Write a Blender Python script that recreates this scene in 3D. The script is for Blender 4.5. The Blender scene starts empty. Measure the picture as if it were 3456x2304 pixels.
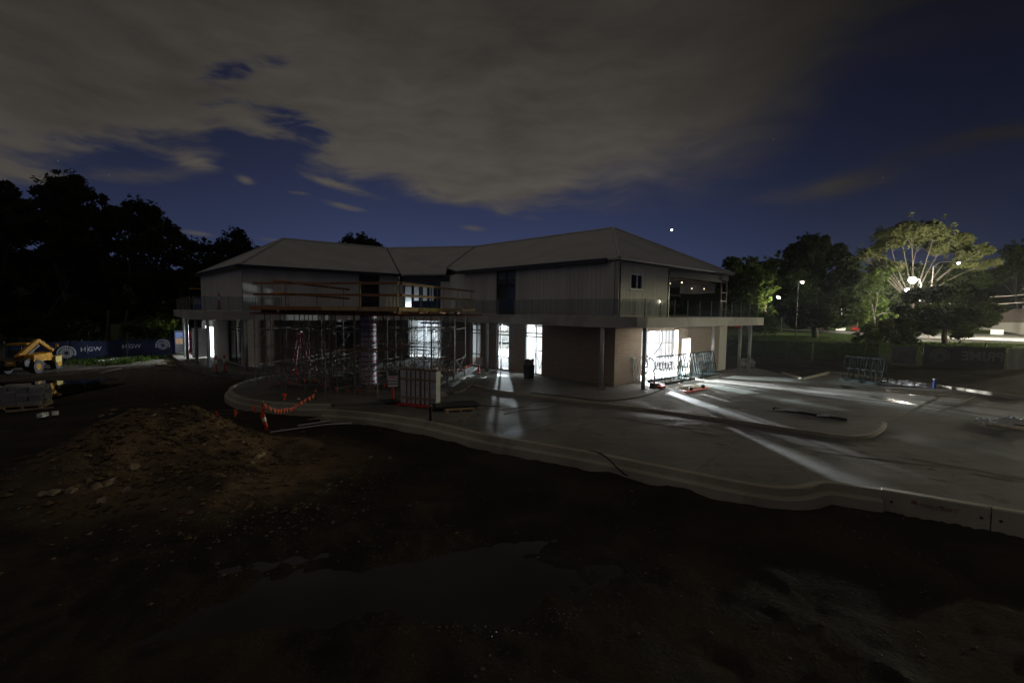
import bpy, bmesh, math, random
from mathutils import Vector, Matrix, noise
R = math.radians
rnd = random.Random(11)
scene = bpy.context.scene
C = scene.collection

# ------------------------------------------------------------------ camera
F_PX, CX, CY, HC = 1536.0, 1728.0, 1152.0, 4.0
PITCH = math.atan((CY - 1051.5) / F_PX)
ROLL = 0.01235
cam_d = bpy.data.cameras.new('camera')
cam_d.sensor_width = 36.0
cam_d.lens = 16.0
cam_d.clip_start = 0.1
cam_d.clip_end = 3000
cam = bpy.data.objects.new('camera', cam_d)
C.objects.link(cam)
_f = Vector((0, math.cos(PITCH), -math.sin(PITCH)))
_u = Vector((0, math.sin(PITCH), math.cos(PITCH)))
_r = Vector((1, 0, 0))
CR = math.cos(ROLL) * _r + math.sin(ROLL) * _u
CU = -math.sin(ROLL) * _r + math.cos(ROLL) * _u
cam.matrix_world = Matrix((
    (CR.x, CU.x, -_f.x, 0), (CR.y, CU.y, -_f.y, 0), (CR.z, CU.z, -_f.z, HC), (0, 0, 0, 1)))
scene.camera = cam


def ray(px, py):
    return _f + CR * ((px - CX) / F_PX) - CU * ((py - CY) / F_PX)


def G(px, py, z=0.0):
    """survey: the point at height z that the photograph shows at a source pixel"""
    d = ray(px, py)
    t = (z - HC) / d.z
    return Vector((d.x * t, d.y * t, z))


def D(px, py, Y):
    """survey: the point at distance Y that the photograph shows at a source pixel"""
    d = ray(px, py)
    t = Y / d.y
    return Vector((d.x * t, Y, HC + d.z * t))


# ------------------------------------------------------------------ view
scene.view_settings.view_transform = 'Standard'
scene.view_settings.look = 'None'
scene.view_settings.exposure = 0.0
scene.view_settings.gamma = 1.0
scene.view_settings.use_curve_mapping = False
scene.render.engine = 'CYCLES'
scene.cycles.use_denoising = True
scene.cycles.max_bounces = 7
scene.cycles.diffuse_bounces = 4
scene.cycles.transparent_max_bounces = 16
scene.cycles.sample_clamp_indirect = 6.0
scene.cycles.caustics_reflective = False
scene.cycles.caustics_refractive = False


# ------------------------------------------------------------------ node helper
class NT:
    def __init__(s, tree):
        s.t = tree
        tree.nodes.clear()

    def n(s, typ, ins=None, **props):
        nd = s.t.nodes.new(typ)
        for k, v in props.items():
            setattr(nd, k, v)
        for k, v in (ins or {}).items():
            s.set(nd.inputs[k], v)
        return nd

    def set(s, sock, v):
        if isinstance(v, bpy.types.NodeSocket):
            s.t.links.new(v, sock)
        elif v is not None:
            sock.default_value = v

    def m(s, op, a, b=0.0, c=0.0, clamp=False):
        nd = s.t.nodes.new('ShaderNodeMath')
        nd.operation = op
        nd.use_clamp = clamp
        s.set(nd.inputs[0], a)
        s.set(nd.inputs[1], b)
        s.set(nd.inputs[2], c)
        return nd.outputs[0]

    def mix(s, f, a, b, blend='MIX'):
        nd = s.t.nodes.new('ShaderNodeMix')
        nd.data_type = 'RGBA'
        nd.blend_type = blend
        s.set(nd.inputs[0], f)
        s.set(nd.inputs[6], a)
        s.set(nd.inputs[7], b)
        return nd.outputs[2]

    def smooth(s, x, a, b):
        nd = s.t.nodes.new('ShaderNodeMapRange')
        nd.interpolation_type = 'SMOOTHSTEP'
        s.set(nd.inputs[0], x)
        s.set(nd.inputs[1], a)
        s.set(nd.inputs[2], b)
        return nd.outputs[0]

    def noise(s, vec, scale, detail=4.0, rough=0.55, dist=0.0):
        nd = s.t.nodes.new('ShaderNodeTexNoise')
        s.set(nd.inputs['Vector'], vec)
        s.set(nd.inputs['Scale'], scale)
        s.set(nd.inputs['Detail'], detail)
        s.set(nd.inputs['Roughness'], rough)
        s.set(nd.inputs['Distortion'], dist)
        return nd.outputs[0]

    def mapv(s, vec, scale=(1, 1, 1), rot=(0, 0, 0), loc=(0, 0, 0)):
        nd = s.t.nodes.new('ShaderNodeMapping')
        s.set(nd.inputs[0], vec)
        nd.inputs['Location'].default_value = loc
        nd.inputs['Rotation'].default_value = rot
        nd.inputs['Scale'].default_value = scale
        return nd.outputs[0]


def rgba(c):
    return (c[0], c[1], c[2], 1.0)


# ------------------------------------------------------------------ sky (night, town-lit clouds)
world = bpy.data.worlds.new('World')
scene.world = world
world.use_nodes = True
W = NT(world.node_tree)


def azel(dx, dy):
    d = ray(dx * 1.46939, dy * 1.46939)
    d.normalize()
    return math.atan2(d.x, d.y), math.asin(d.z)


gen = W.n('ShaderNodeTexCoord').outputs['Generated']
sx = W.n('ShaderNodeSeparateXYZ', {0: gen})
X, Y, Z = sx.outputs
az = W.m('ARCTAN2', X, Y)
el = W.m('ARCSINE', W.m('MAXIMUM', W.m('MINIMUM', Z, 1.0), -1.0))
# long, wind-drawn cloud texture
ang = W.n('ShaderNodeCombineXYZ', {0: az, 1: el, 2: 0.0}).outputs[0]
warp = W.n('ShaderNodeTexNoise', {'Vector': ang, 'Scale': 5.0, 'Detail': 3.0})
angw = W.n('ShaderNodeVectorMath', {0: ang, 1: W.n('ShaderNodeVectorMath', {0: warp.outputs[1], 3: 0.09}, operation='SCALE').outputs[0]},
           operation='ADD').outputs[0]
n_big = W.noise(W.mapv(angw, (1.5, 4.5, 1), (0, 0, R(-7)), (2.3, 0.4, 0)), 1.6, 4.0, 0.5)
n_mid = W.noise(W.mapv(angw, (3.0, 9.0, 1), (0, 0, R(-9)), (0.7, 1.9, 0)), 2.0, 6.0, 0.58)
n_str = W.noise(W.mapv(angw, (5.0, 26.0, 1), (0, 0, R(-12))), 1.6, 5.0, 0.55)
n_fin = W.noise(W.mapv(angw, (9.0, 30.0, 1), (0, 0, R(-10)), (4.1, 2.2, 0)), 1.5, 6.0, 0.6)
# lower edge of the cloud bank by azimuth
edge = [(-300, 440), (0, 402), (150, 393), (250, 366), (420, 360), (560, 352), (640, 362), (700, 382), (800, 418), (900, 442), (1000, 476), (1120, 500),
        (1264, 497), (1345, 482), (1500, 484), (1620, 468), (1700, 438), (1790, 392), (1850, 335), (1900, 275), (1950, 228), (2020, 192), (2120, 164), (2206, 150), (2352, 125), (2700, 40)]
cr = W.n('ShaderNodeValToRGB')
ramp = cr.color_ramp
A0, A1 = -1.1, 1.1
pts = [azel(*e) for e in edge]
while len(ramp.elements) < len(pts):
    ramp.elements.new(0.5)
for e_, (a_, l_) in zip(ramp.elements, pts):
    e_.position = (a_ - A0) / (A1 - A0)
    v_ = max(0.0, l_)
    e_.color = (v_, v_, v_, 1)
W.set(cr.inputs[0], W.m('DIVIDE', W.m('SUBTRACT', az, A0), A1 - A0))
el_b = cr.outputs[0]


def blob(dx, dy, rx, ry, ang=0.0):
    a, l = azel(dx, dy)
    ca, sa = math.cos(R(ang)), math.sin(R(ang))
    da, dl = W.m('SUBTRACT', az, a), W.m('SUBTRACT', el, l)
    k = 1.0 / 1045.0
    p = W.m('DIVIDE', W.m('ADD', W.m('MULTIPLY', da, ca), W.m('MULTIPLY', dl, sa)), rx * k)
    q = W.m('DIVIDE', W.m('SUBTRACT', W.m('MULTIPLY', dl, ca), W.m('MULTIPLY', da, sa)), ry * k)
    r2 = W.m('ADD', W.m('MULTIPLY', p, p), W.m('MULTIPLY', q, q))
    return W.m('EXPONENT', W.m('MULTIPLY', r2, -1.0))


def total(xs):
    o = xs[0]
    for x in xs[1:]:
        o = W.m('ADD', o, x)
    return o


gap = W.m('SUBTRACT', el, el_b)
wob = W.m('ADD', W.m('MULTIPLY', W.m('SUBTRACT', n_mid, 0.5), 0.10), W.m('MULTIPLY', W.m('SUBTRACT', n_str, 0.5), 0.07))
right = W.smooth(az, -0.05, 0.45)
soft = W.m('ADD', 0.050, W.m('MULTIPLY', right, 0.16))
cover = W.m('ADD', W.m('DIVIDE', W.m('ADD', gap, wob), soft), 0.10)
holes = total([blob(520, 317, 34, 22, -10), blob(640, 342, 55, 22, 5), blob(645, 272, 100, 24, -8), blob(705, 300, 55, 26, -20), blob(502, 172, 44, 22, 10),
               blob(600, 148, 60, 18, 15), W.m('MULTIPLY', total([blob(180, 318, 85, 16, 6), blob(40, 306, 40, 10, 0), blob(350, 300, 75, 14, 8), blob(265, 357, 30, 12, 0)]), 0.55),
               W.m('MULTIPLY', blob(340, 372, 110, 10, 6), 0.4), W.m('MULTIPLY', blob(480, 240, 50, 12, 8), 0.7)])
cover = W.m('SUBTRACT', W.m('MINIMUM', cover, 1.25), W.m('MULTIPLY', holes, W.m('ADD', -1.35, W.m('ADD', W.m('MULTIPLY', n_mid, 1.5), W.m('MULTIPLY', n_fin, 2.6)))))
wisps = total([blob(330, 402, 85, 17, 9), blob(450, 535, 34, 6, -4), blob(565, 415, 18, 9, -10), blob(790, 474, 60, 8, -8), blob(800, 436, 90, 10, -10), blob(40, 408, 60, 18, 0),
               blob(1085, 524, 36, 8, -4), blob(620, 550, 30, 5, 0), blob(685, 443, 24, 5, 0), blob(450, 378, 40, 12, 0), blob(2280, 315, 110, 22, 0), blob(1930, 430, 120, 30, 8)])
cover = W.m('ADD', W.m('MAXIMUM', cover, -0.20), W.m('MULTIPLY', wisps, W.m('ADD', 0.0, W.m('MULTIPLY', n_str, 1.5))))
cover = W.smooth(cover, 0.0, 1.0)
# open sky: deep blue, paler by the horizon
hz = W.m('EXPONENT', W.m('MULTIPLY', W.m('MAXIMUM', el, 0.0), -6.5))
side = W.m('SUBTRACT', 1.0, W.m('MULTIPLY', W.smooth(az, 0.05, 0.85), 0.62))
side = W.m('MULTIPLY', side, W.m('SUBTRACT', 1.0, W.m('MULTIPLY', W.smooth(az, -0.25, -0.75), 0.35)))
blue = W.mix(hz, (0.0085, 0.0095, 0.025, 1), (0.070, 0.098, 0.220, 1))
blue = W.mix(1.0, blue, W.n('ShaderNodeCombineColor', {0: side, 1: side, 2: side}).outputs[0], 'MULTIPLY')
# clouds: warm grey, lit from the town, dimmer overhead and to the right
elev = W.m('MULTIPLY', W.smooth(el, 0.02, 0.62), W.m('SUBTRACT', 1.0, W.m('MULTIPLY', W.smooth(el, 0.66, 1.1), 0.85)))
elev = W.m('MULTIPLY', elev, W.m('SUBTRACT', 1.0, W.m('MULTIPLY', W.smooth(W.m('ABSOLUTE', az), 0.95, 1.5), 0.85)))
cb = W.m('SUBTRACT', 1.0, W.m('MULTIPLY', elev, 0.66))
cb = W.m('MULTIPLY', cb, W.m('SUBTRACT', 1.0, W.m('MULTIPLY', W.m('MULTIPLY', W.smooth(az, 0.15, 0.80), W.smooth(az, 2.2, 1.1)), 0.80)))
cb = W.m('MULTIPLY', cb, W.m('SUBTRACT', 1.0, W.m('MULTIPLY', W.m('MULTIPLY', W.smooth(az, -0.35, -0.85), W.smooth(az, -2.2, -1.1)), 0.25)))
tex = W.m('ADD', W.m('MULTIPLY', W.m('SUBTRACT', n_big, 0.5), 0.75), W.m('ADD', W.m('MULTIPLY', W.m('SUBTRACT', n_mid, 0.5), 0.75), W.m('MULTIPLY', W.m('SUBTRACT', n_str, 0.5), 0.45)))
tex = W.m('MULTIPLY', tex, W.m('SUBTRACT', 1.0, W.m('MULTIPLY', right, 0.35)))
cb = W.m('MULTIPLY', cb, W.m('ADD', 1.0, tex))
cloud = W.mix(1.0, (0.097, 0.087, 0.075, 1), W.n('ShaderNodeCombineColor', {0: cb, 1: cb, 2: cb}).outputs[0], 'MULTIPLY')
sky = W.mix(cover, blue, cloud)


# evening planet and a few stars
def spot(px, py, rad, colr):
    d = ray(px, py)
    d.normalize()
    dt = W.n('ShaderNodeVectorMath', {0: gen, 1: tuple(d)}, operation='DOT_PRODUCT').outputs['Value']
    k = W.m('GREATER_THAN', dt, math.cos(rad))
    return W.mix(k, (0, 0, 0, 1), colr)


lights = [spot(2267, 776, 0.0021, (6, 5.6, 5, 1))]
for px, py in ((367, 590), (792, 625), (1660, 384), (196, 543), (2320, 500), (2610, 470), (2980, 600), (3335, 270)):
    lights.append(spot(px, py, 0.00045, (0.3, 0.3, 0.3, 1)))
for l_ in lights:
    sky = W.mix(1.0, sky, l_, 'ADD')
ground_dark = W.smooth(el, -0.03, 0.0)
sky = W.mix(ground_dark, (0.004, 0.004, 0.004, 1), sky)
bg = W.n('ShaderNodeBackground', {'Color': sky, 'Strength': 1.06})
W.n('ShaderNodeOutputWorld', {'Surface': bg.outputs[0]})


# ------------------------------------------------------------------ materials
MATS = {}


def mat(name, col, rough=0.7, col2=None, nscale=2.0, bump=0.0, bscale=20.0, metal=0.0, rvar=0.0, stretch=(1, 1, 1), spec=0.5, per=0.0, detail=5.0):
    if name in MATS:
        return MATS[name]
    m = bpy.data.materials.new(name)
    m.use_nodes = True
    T = NT(m.node_tree)
    pos = T.n('ShaderNodeNewGeometry').outputs['Position']
    v = T.mapv(pos, stretch)
    f = T.noise(v, nscale, detail, 0.6)
    c = rgba(col)
    if col2:
        c = T.mix(T.smooth(f, 0.32, 0.68), rgba(col), rgba(col2))
    if per:
        orr = T.n('ShaderNodeObjectInfo').outputs['Random']
        k = T.m('ADD', 1.0 - per, T.m('MULTIPLY', orr, 2 * per))
        c = T.mix(1.0, c, T.n('ShaderNodeCombineColor', {0: k, 1: k, 2: k}).outputs[0], 'MULTIPLY')
    r = rough
    if rvar:
        r = T.m('ADD', rough - rvar, T.m('MULTIPLY', T.noise(v, nscale * 1.7, 3.0), 2 * rvar), clamp=True)
    ins = {'Base Color': c, 'Roughness': r, 'Metallic': metal, 'Specular IOR Level': spec}
    if bump:
        ins['Normal'] = T.n('ShaderNodeBump', {'Strength': bump, 'Distance': 0.02, 'Height': T.noise(pos, bscale, 4.0)}).outputs[0]
    b = T.n('ShaderNodeBsdfPrincipled', ins)
    T.n('ShaderNodeOutputMaterial', {'Surface': b.outputs[0]})
    MATS[name] = m
    return m


def emis(name, col, strength):
    if name in MATS:
        return MATS[name]
    m = bpy.data.materials.new(name)
    m.use_nodes = True
    T = NT(m.node_tree)
    e = T.n('ShaderNodeEmission', {'Color': rgba(col), 'Strength': strength})
    T.n('ShaderNodeOutputMaterial', {'Surface': e.outputs[0]})
    MATS[name] = m
    return m


def glass_mat(name, tint=(0.9, 0.95, 0.95), refl=1.0):
    if name in MATS:
        return MATS[name]
    m = bpy.data.materials.new(name)
    m.use_nodes = True
    T = NT(m.node_tree)
    geo = T.n('ShaderNodeNewGeometry')
    cs = T.m('ABSOLUTE', T.n('ShaderNodeVectorMath', {0: geo.outputs['Incoming'], 1: geo.outputs['Normal']}, operation='DOT_PRODUCT').outputs['Value'])
    fr = T.m('ADD', 0.045, T.m('MULTIPLY', T.m('POWER', T.m('SUBTRACT', 1.0, cs, clamp=True), 5.0), 0.95))
    g = T.n('ShaderNodeBsdfGlossy', {'Roughness': 0.02})
    tr = T.n('ShaderNodeBsdfTransparent', {'Color': rgba(tint)})
    mx = T.n('ShaderNodeMixShader', {0: T.m('MULTIPLY', fr, refl, clamp=True), 1: tr.outputs[0], 2: g.outputs[0]})
    T.n('ShaderNodeOutputMaterial', {'Surface': mx.outputs[0]})
    MATS[name] = m
    return m


def brick_mat(name, c1, c2, mortar):
    m = bpy.data.materials.new(name)
    m.use_nodes = True
    T = NT(m.node_tree)
    geo = T.n('ShaderNodeNewGeometry')
    p = T.n('ShaderNodeSeparateXYZ', {0: geo.outputs['Position']}).outputs
    nn = T.n('ShaderNodeSeparateXYZ', {0: geo.outputs['True Normal']}).outputs
    # metres along the wall, whichever way it faces
    u = T.m('SUBTRACT', T.m('MULTIPLY', p[0], nn[1]), T.m('MULTIPLY', p[1], nn[0]))
    v = T.n('ShaderNodeCombineXYZ', {0: u, 1: p[2], 2: 0.0}).outputs[0]
    bt = T.n('ShaderNodeTexBrick', {'Vector': v, 'Color1': rgba(c1), 'Color2': rgba(c2), 'Mortar': rgba(mortar), 'Scale': 1.0,
                                    'Mortar Size': 0.009, 'Mortar Smooth': 0.2, 'Brick Width': 0.24, 'Row Height': 0.086})
    n1 = T.noise(geo.outputs['Position'], 0.9, 5.0)
    c = T.mix(T.smooth(n1, 0.35, 0.7), bt.outputs[0], (0.30, 0.27, 0.23, 1))
    c = T.mix(0.35, bt.outputs[0], c)
    bp = T.n('ShaderNodeBump', {'Strength': 0.8, 'Distance': 0.012, 'Height': T.m('SUBTRACT', 1.0, bt.outputs[1])})
    b = T.n('ShaderNodeBsdfPrincipled', {'Base Color': c, 'Roughness': 0.85, 'Normal': bp.outputs[0]})
    T.n('ShaderNodeOutputMaterial', {'Surface': b.outputs[0]})
    return m


def concrete_mat(name, base, dark, wet=0.5, streak=True):
    m = bpy.data.materials.new(name)
    m.use_nodes = True
    T = NT(m.node_tree)
    pos = T.n('ShaderNodeNewGeometry').outputs['Position']
    blot = T.noise(pos, 0.35, 6.0, 0.62, 0.6)
    fine = T.noise(pos, 9.0, 5.0, 0.6)
    st = T.noise(T.mapv(pos, (0.25, 2.2, 1), (0, 0, R(35))), 1.0, 5.0, 0.6)
    k = T.m('ADD', T.m('MULTIPLY', blot, 0.6), T.m('MULTIPLY', st, 0.4))
    c = T.mix(T.smooth(k, 0.36, 0.62), rgba(dark), rgba(base))
    c = T.mix(T.m('MULTIPLY', T.smooth(fine, 0.55, 0.75), 0.35), c, rgba([x * 0.55 for x in base]))
    damp = T.smooth(T.noise(T.mapv(pos, (1, 1, 1), (0, 0, 0), (7, 3, 0)), 0.22, 6.0, 0.6, 0.8), 0.50, 0.58)
    if streak:
        dirt = T.smooth(T.noise(pos, 1.7, 8.0, 0.7, 0.4), 0.54, 0.68)
        clod = T.smooth(T.noise(T.mapv(pos, (1.0, 3.2, 1), (0, 0, R(32))), 4.5, 4.0, 0.6), 0.64, 0.70)
        light_streak = T.noise(T.mapv(pos, (0.35, 26.0, 1), (0, 0, R(40))), 1.0, 3.0, 0.6)  # broom-like streaks that put slanting light streaks into the colour
        c = T.mix(T.m('MULTIPLY', dirt, 0.75), c, (0.075, 0.062, 0.046, 1))
        c = T.mix(T.m('MULTIPLY', clod, 0.6), c, (0.05, 0.042, 0.032, 1))
        c = T.mix(T.m('MULTIPLY', T.smooth(light_streak, 0.45, 0.7), 0.25), c, rgba([x * 0.6 for x in base]))
    c = T.mix(T.m('MULTIPLY', damp, 0.45), c, rgba([x * 0.5 for x in dark]))
    r = T.m('SUBTRACT', T.m('ADD', 0.62, T.m('MULTIPLY', fine, 0.25)), T.m('MULTIPLY', damp, wet))
    bp = T.n('ShaderNodeBump', {'Strength': 0.35, 'Distance': 0.01, 'Height': T.m('ADD', fine, T.m('MULTIPLY', st, 0.8))})
    b = T.n('ShaderNodeBsdfPrincipled', {'Base Color': c, 'Roughness': r, 'Normal': bp.outputs[0], 'Specular IOR Level': 0.3})
    T.n('ShaderNodeOutputMaterial', {'Surface': b.outputs[0]})
    MATS[name] = m
    return m


def ground_mat():
    m = bpy.data.materials.new('wet_mud')
    m.use_nodes = True
    T = NT(m.node_tree)
    pos = T.n('ShaderNodeNewGeometry').outputs['Position']
    s = T.n('ShaderNodeSeparateXYZ', {0: pos}).outputs
    n1 = T.noise(pos, 0.5, 6.0, 0.62, 0.5)
    n2 = T.noise(pos, 14.0, 6.0, 0.7)
    n3 = T.noise(pos, 3.0, 5.0, 0.65)
    c = T.mix(T.smooth(n1, 0.35, 0.65), (0.026, 0.0215, 0.0165, 1), (0.050, 0.041, 0.030, 1))
    c = T.mix(T.m('MULTIPLY', T.smooth(n2, 0.56, 0.72), 0.7), c, (0.105, 0.085, 0.060, 1))
    # orange clay of the stockpile, grey gravel by the left entrance, grass beyond the site
    mx, my = T.m('SUBTRACT', s[0], -8.2), T.m('SUBTRACT', s[1], 12.3)
    md = T.m('ADD', T.m('MULTIPLY', mx, T.m('MULTIPLY', mx, 0.045)), T.m('MULTIPLY', my, T.m('MULTIPLY', my, 0.07)))
    c = T.mix(T.m('MULTIPLY', T.smooth(T.m('ADD', md, T.m('MULTIPLY', n3, 0.7)), 1.5, 0.5), T.smooth(n1, 0.2, 0.7)), c, (0.21, 0.145, 0.085, 1))
    gv = T.m('MULTIPLY', T.smooth(s[1], 22.0, 30.0), T.smooth(s[0], -13.0, -19.0))
    c = T.mix(T.m('MULTIPLY', gv, 0.8), c, T.mix(T.smooth(n2, 0.4, 0.6), (0.08, 0.072, 0.06, 1), (0.19, 0.17, 0.14, 1)))
    gr = T.m('MULTIPLY', T.smooth(T.m('ADD', s[1], T.m('MULTIPLY', n1, 6.0)), 44.0, 50.0), 1.0)
    c = T.mix(gr, c, T.mix(n3, (0.022, 0.036, 0.010, 1), (0.050, 0.075, 0.020, 1)))
    c = T.mix(T.smooth(s[1], 105.0, 150.0), c, (0.012, 0.016, 0.007, 1))
    wetm = T.smooth(n1, 0.42, 0.58)
    r = T.m('ADD', 0.62, T.m('MULTIPLY', wetm, 0.3))
    r = T.m('ADD', r, T.m('MULTIPLY', gr, 0.4), clamp=True)
    h = T.m('ADD', T.m('MULTIPLY', n2, 0.6), T.m('MULTIPLY', n3, 1.2))
    bp = T.n('ShaderNodeBump', {'Strength': 0.9, 'Distance': 0.06, 'Height': h})
    b = T.n('ShaderNodeBsdfPrincipled', {'Base Color': c, 'Roughness': r, 'Normal': bp.outputs[0], 'Specular IOR Level': 0.06})
    T.n('ShaderNodeOutputMaterial', {'Surface': b.outputs[0]})
    return m


def roof_mat():
    m = bpy.data.materials.new('roof_sheet')
    m.use_nodes = True
    T = NT(m.node_tree)
    geo = T.n('ShaderNodeNewGeometry')
    p = T.n('ShaderNodeSeparateXYZ', {0: geo.outputs['Position']}).outputs
    nn = T.n('ShaderNodeSeparateXYZ', {0: geo.outputs['True Normal']}).outputs
    ln = T.m('SQRT', T.m('ADD', T.m('MULTIPLY', nn[0], nn[0]), T.m('MULTIPLY', nn[1], nn[1])))
    u = T.m('DIVIDE', T.m('SUBTRACT', T.m('MULTIPLY', p[0], nn[1]), T.m('MULTIPLY', p[1], nn[0])), ln)
    wv = T.m('SINE', T.m('MULTIPLY', u, 2 * math.pi / 0.19))
    sheet = T.m('FRACT', T.m('DIVIDE', u, 0.76))
    lap = T.m('LESS_THAN', sheet, 0.04)
    n1 = T.noise(geo.outputs['Position'], 0.6, 4.0)
    c = T.mix(T.smooth(n1, 0.3, 0.7), (0.36, 0.36, 0.35, 1), (0.43, 0.425, 0.41, 1))
    c = T.mix(T.m('MULTIPLY', lap, 0.25), c, (0.16, 0.16, 0.16, 1))
    bp = T.n('ShaderNodeBump', {'Strength': 0.5, 'Distance': 0.02, 'Height': wv})
    b = T.n('ShaderNodeBsdfPrincipled', {'Base Color': c, 'Roughness': 0.5, 'Normal': bp.outputs[0], 'Specular IOR Level': 0.4})
    T.n('ShaderNodeOutputMaterial', {'Surface': b.outputs[0]})
    return m


def leaf_mat(name, c1, c2):
    m = bpy.data.materials.new(name)
    m.use_nodes = True
    T = NT(m.node_tree)
    pos = T.n('ShaderNodeNewGeometry').outputs['Position']
    f = T.noise(pos, 0.7, 3.0)
    c = T.mix(T.smooth(f, 0.35, 0.65), rgba(c1), rgba(c2))
    d = T.n('ShaderNodeBsdfDiffuse', {'Color': c})
    t = T.n('ShaderNodeBsdfTranslucent', {'Color': c})
    mx = T.n('ShaderNodeMixShader', {0: 0.35, 1: d.outputs[0], 2: t.outputs[0]})
    T.n('ShaderNodeOutputMaterial', {'Surface': mx.outputs[0]})
    return m


M_MUD = ground_mat()
M_BRICK = brick_mat('brown_brick', (0.26, 0.175, 0.12), (0.34, 0.24, 0.165), (0.34, 0.31, 0.27))
M_ROOF = roof_mat()
M_SLAB = concrete_mat('fair_concrete', (0.50, 0.48, 0.44), (0.41, 0.39, 0.355), 0.0, False)
M_PAVE = concrete_mat('wet_paving', (0.20, 0.19, 0.165), (0.125, 0.117, 0.102), 0.24)
M_KERB = concrete_mat('kerb_concrete', (0.42, 0.38, 0.30), (0.29, 0.26, 0.20), 0.1, False)
M_CLAD = mat('pale_cladding', (0.60, 0.58, 0.53), 0.75, (0.50, 0.48, 0.435), 0.8, 0.15, 30, stretch=(1, 1, 0.25), per=0.03)
M_SOFFIT = mat('white_plaster', (0.78, 0.78, 0.77), 0.8, (0.70, 0.70, 0.70), 0.7)
M_STEEL = mat('galvanised_steel', (0.32, 0.295, 0.26), 0.6, (0.20, 0.165, 0.13), 5.0, metal=0.1, spec=0.3)
M_COLUMN = mat('painted_column', (0.46, 0.46, 0.45), 0.45, (0.38, 0.38, 0.37), 2.0)
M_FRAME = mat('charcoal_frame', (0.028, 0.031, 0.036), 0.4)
M_GUTTER = mat('charcoal_gutter', (0.022, 0.024, 0.027), 0.35)
M_GLASS = glass_mat('window_glass')
M_BALGLASS = glass_mat('balustrade_glass', (0.78, 0.80, 0.80), 0.35)
M_GREENGLASS = glass_mat('green_glass', (0.86, 0.93, 0.915), 1.3)
M_TIMBER = mat('orange_timber', (0.34, 0.15, 0.055), 0.65, (0.24, 0.10, 0.04), 4.0, stretch=(1, 1, 6), per=0.2)
M_PALE_TIMBER = mat('pale_timber', (0.50, 0.34, 0.17), 0.7, (0.36, 0.24, 0.12), 3.0, per=0.2)
M_YELLOW_PLY = mat('yellow_formply', (0.55, 0.44, 0.07), 0.6, (0.40, 0.30, 0.08), 3.0)
M_DARKPLY = mat('dark_formply', (0.10, 0.055, 0.032), 0.6, (0.06, 0.035, 0.022), 2.0)
M_PLANK = mat('scaffold_plank', (0.32, 0.25, 0.15), 0.75, (0.20, 0.15, 0.09), 2.5, per=0.2)
M_RED = mat('safety_red', (0.62, 0.035, 0.022), 0.45, (0.48, 0.03, 0.02), 3.0)
M_ORANGE = mat('flag_orange', (0.85, 0.10, 0.03), 0.6)
M_WHITE = mat('sign_white', (0.80, 0.80, 0.78), 0.5)
M_REFLECT = mat('white_band', (0.82, 0.82, 0.76), 0.4)
M_BLACK = mat('matt_black', (0.015, 0.015, 0.015), 0.6)
M_RUBBER = mat('black_rubber', (0.022, 0.022, 0.022), 0.75, bump=0.3, bscale=30)
M_YELLOW = mat('machine_yellow', (0.52, 0.25, 0.004), 0.6, (0.32, 0.15, 0.006), 2.5, detail=8, spec=0.15)
M_BLUE = mat('deep_blue', (0.012, 0.035, 0.22), 0.4)
M_GREEN_STEEL = mat('dark_green_steel', (0.003, 0.0062, 0.0055), 0.65, spec=0.1)
M_MAGENTA = mat('magenta_band', (0.55, 0.02, 0.16), 0.5)
M_CARD = mat('form_tube', (0.72, 0.70, 0.68), 0.45)
M_PIPE = mat('white_pipe', (0.62, 0.62, 0.60), 0.45)
M_BANNER = mat('navy_mesh', (0.009, 0.012, 0.028), 0.85, (0.005, 0.007, 0.018), 1.2, spec=0.1)
M_BANNER_BACK = mat('grey_mesh', (0.10, 0.10, 0.10), 0.85, (0.075, 0.075, 0.075), 1.5)
M_PRINT = mat('grey_print', (0.28, 0.28, 0.30), 0.8, (0.14, 0.14, 0.16), 4.0)
M_PRINT_BACK = mat('faint_print', (0.24, 0.24, 0.235), 0.85)
M_ROCK = mat('pale_sandstone', (0.27, 0.20, 0.13), 0.8, (0.15, 0.11, 0.075), 3.0, 0.5, 12, per=0.3)
M_PEBBLE = mat('gravel', (0.13, 0.11, 0.085), 0.6, (0.045, 0.038, 0.03), 1.5)
M_BARK = mat('bark', (0.075, 0.06, 0.045), 0.9, (0.045, 0.036, 0.028), 3.0, 0.6, 12)
M_PALEBARK = mat('pale_bark', (0.12, 0.10, 0.075), 0.9, (0.06, 0.05, 0.038), 1.5)
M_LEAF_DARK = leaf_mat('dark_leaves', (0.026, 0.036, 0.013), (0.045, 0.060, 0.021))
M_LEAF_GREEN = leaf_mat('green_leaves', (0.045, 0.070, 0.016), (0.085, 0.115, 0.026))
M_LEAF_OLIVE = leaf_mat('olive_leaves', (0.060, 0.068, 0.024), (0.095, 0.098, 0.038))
M_GRASS = leaf_mat('grass_blades', (0.038, 0.070, 0.014), (0.075, 0.11, 0.026))
M_PLASTIC = mat('plastic_sheet', (0.55, 0.55, 0.54), 0.22, (0.42, 0.42, 0.42), 3.0, spec=0.8)
M_RED_TEXT = mat('red_spray', (0.30, 0.055, 0.04), 0.7, (0.26, 0.14, 0.10), 9.0)


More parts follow.
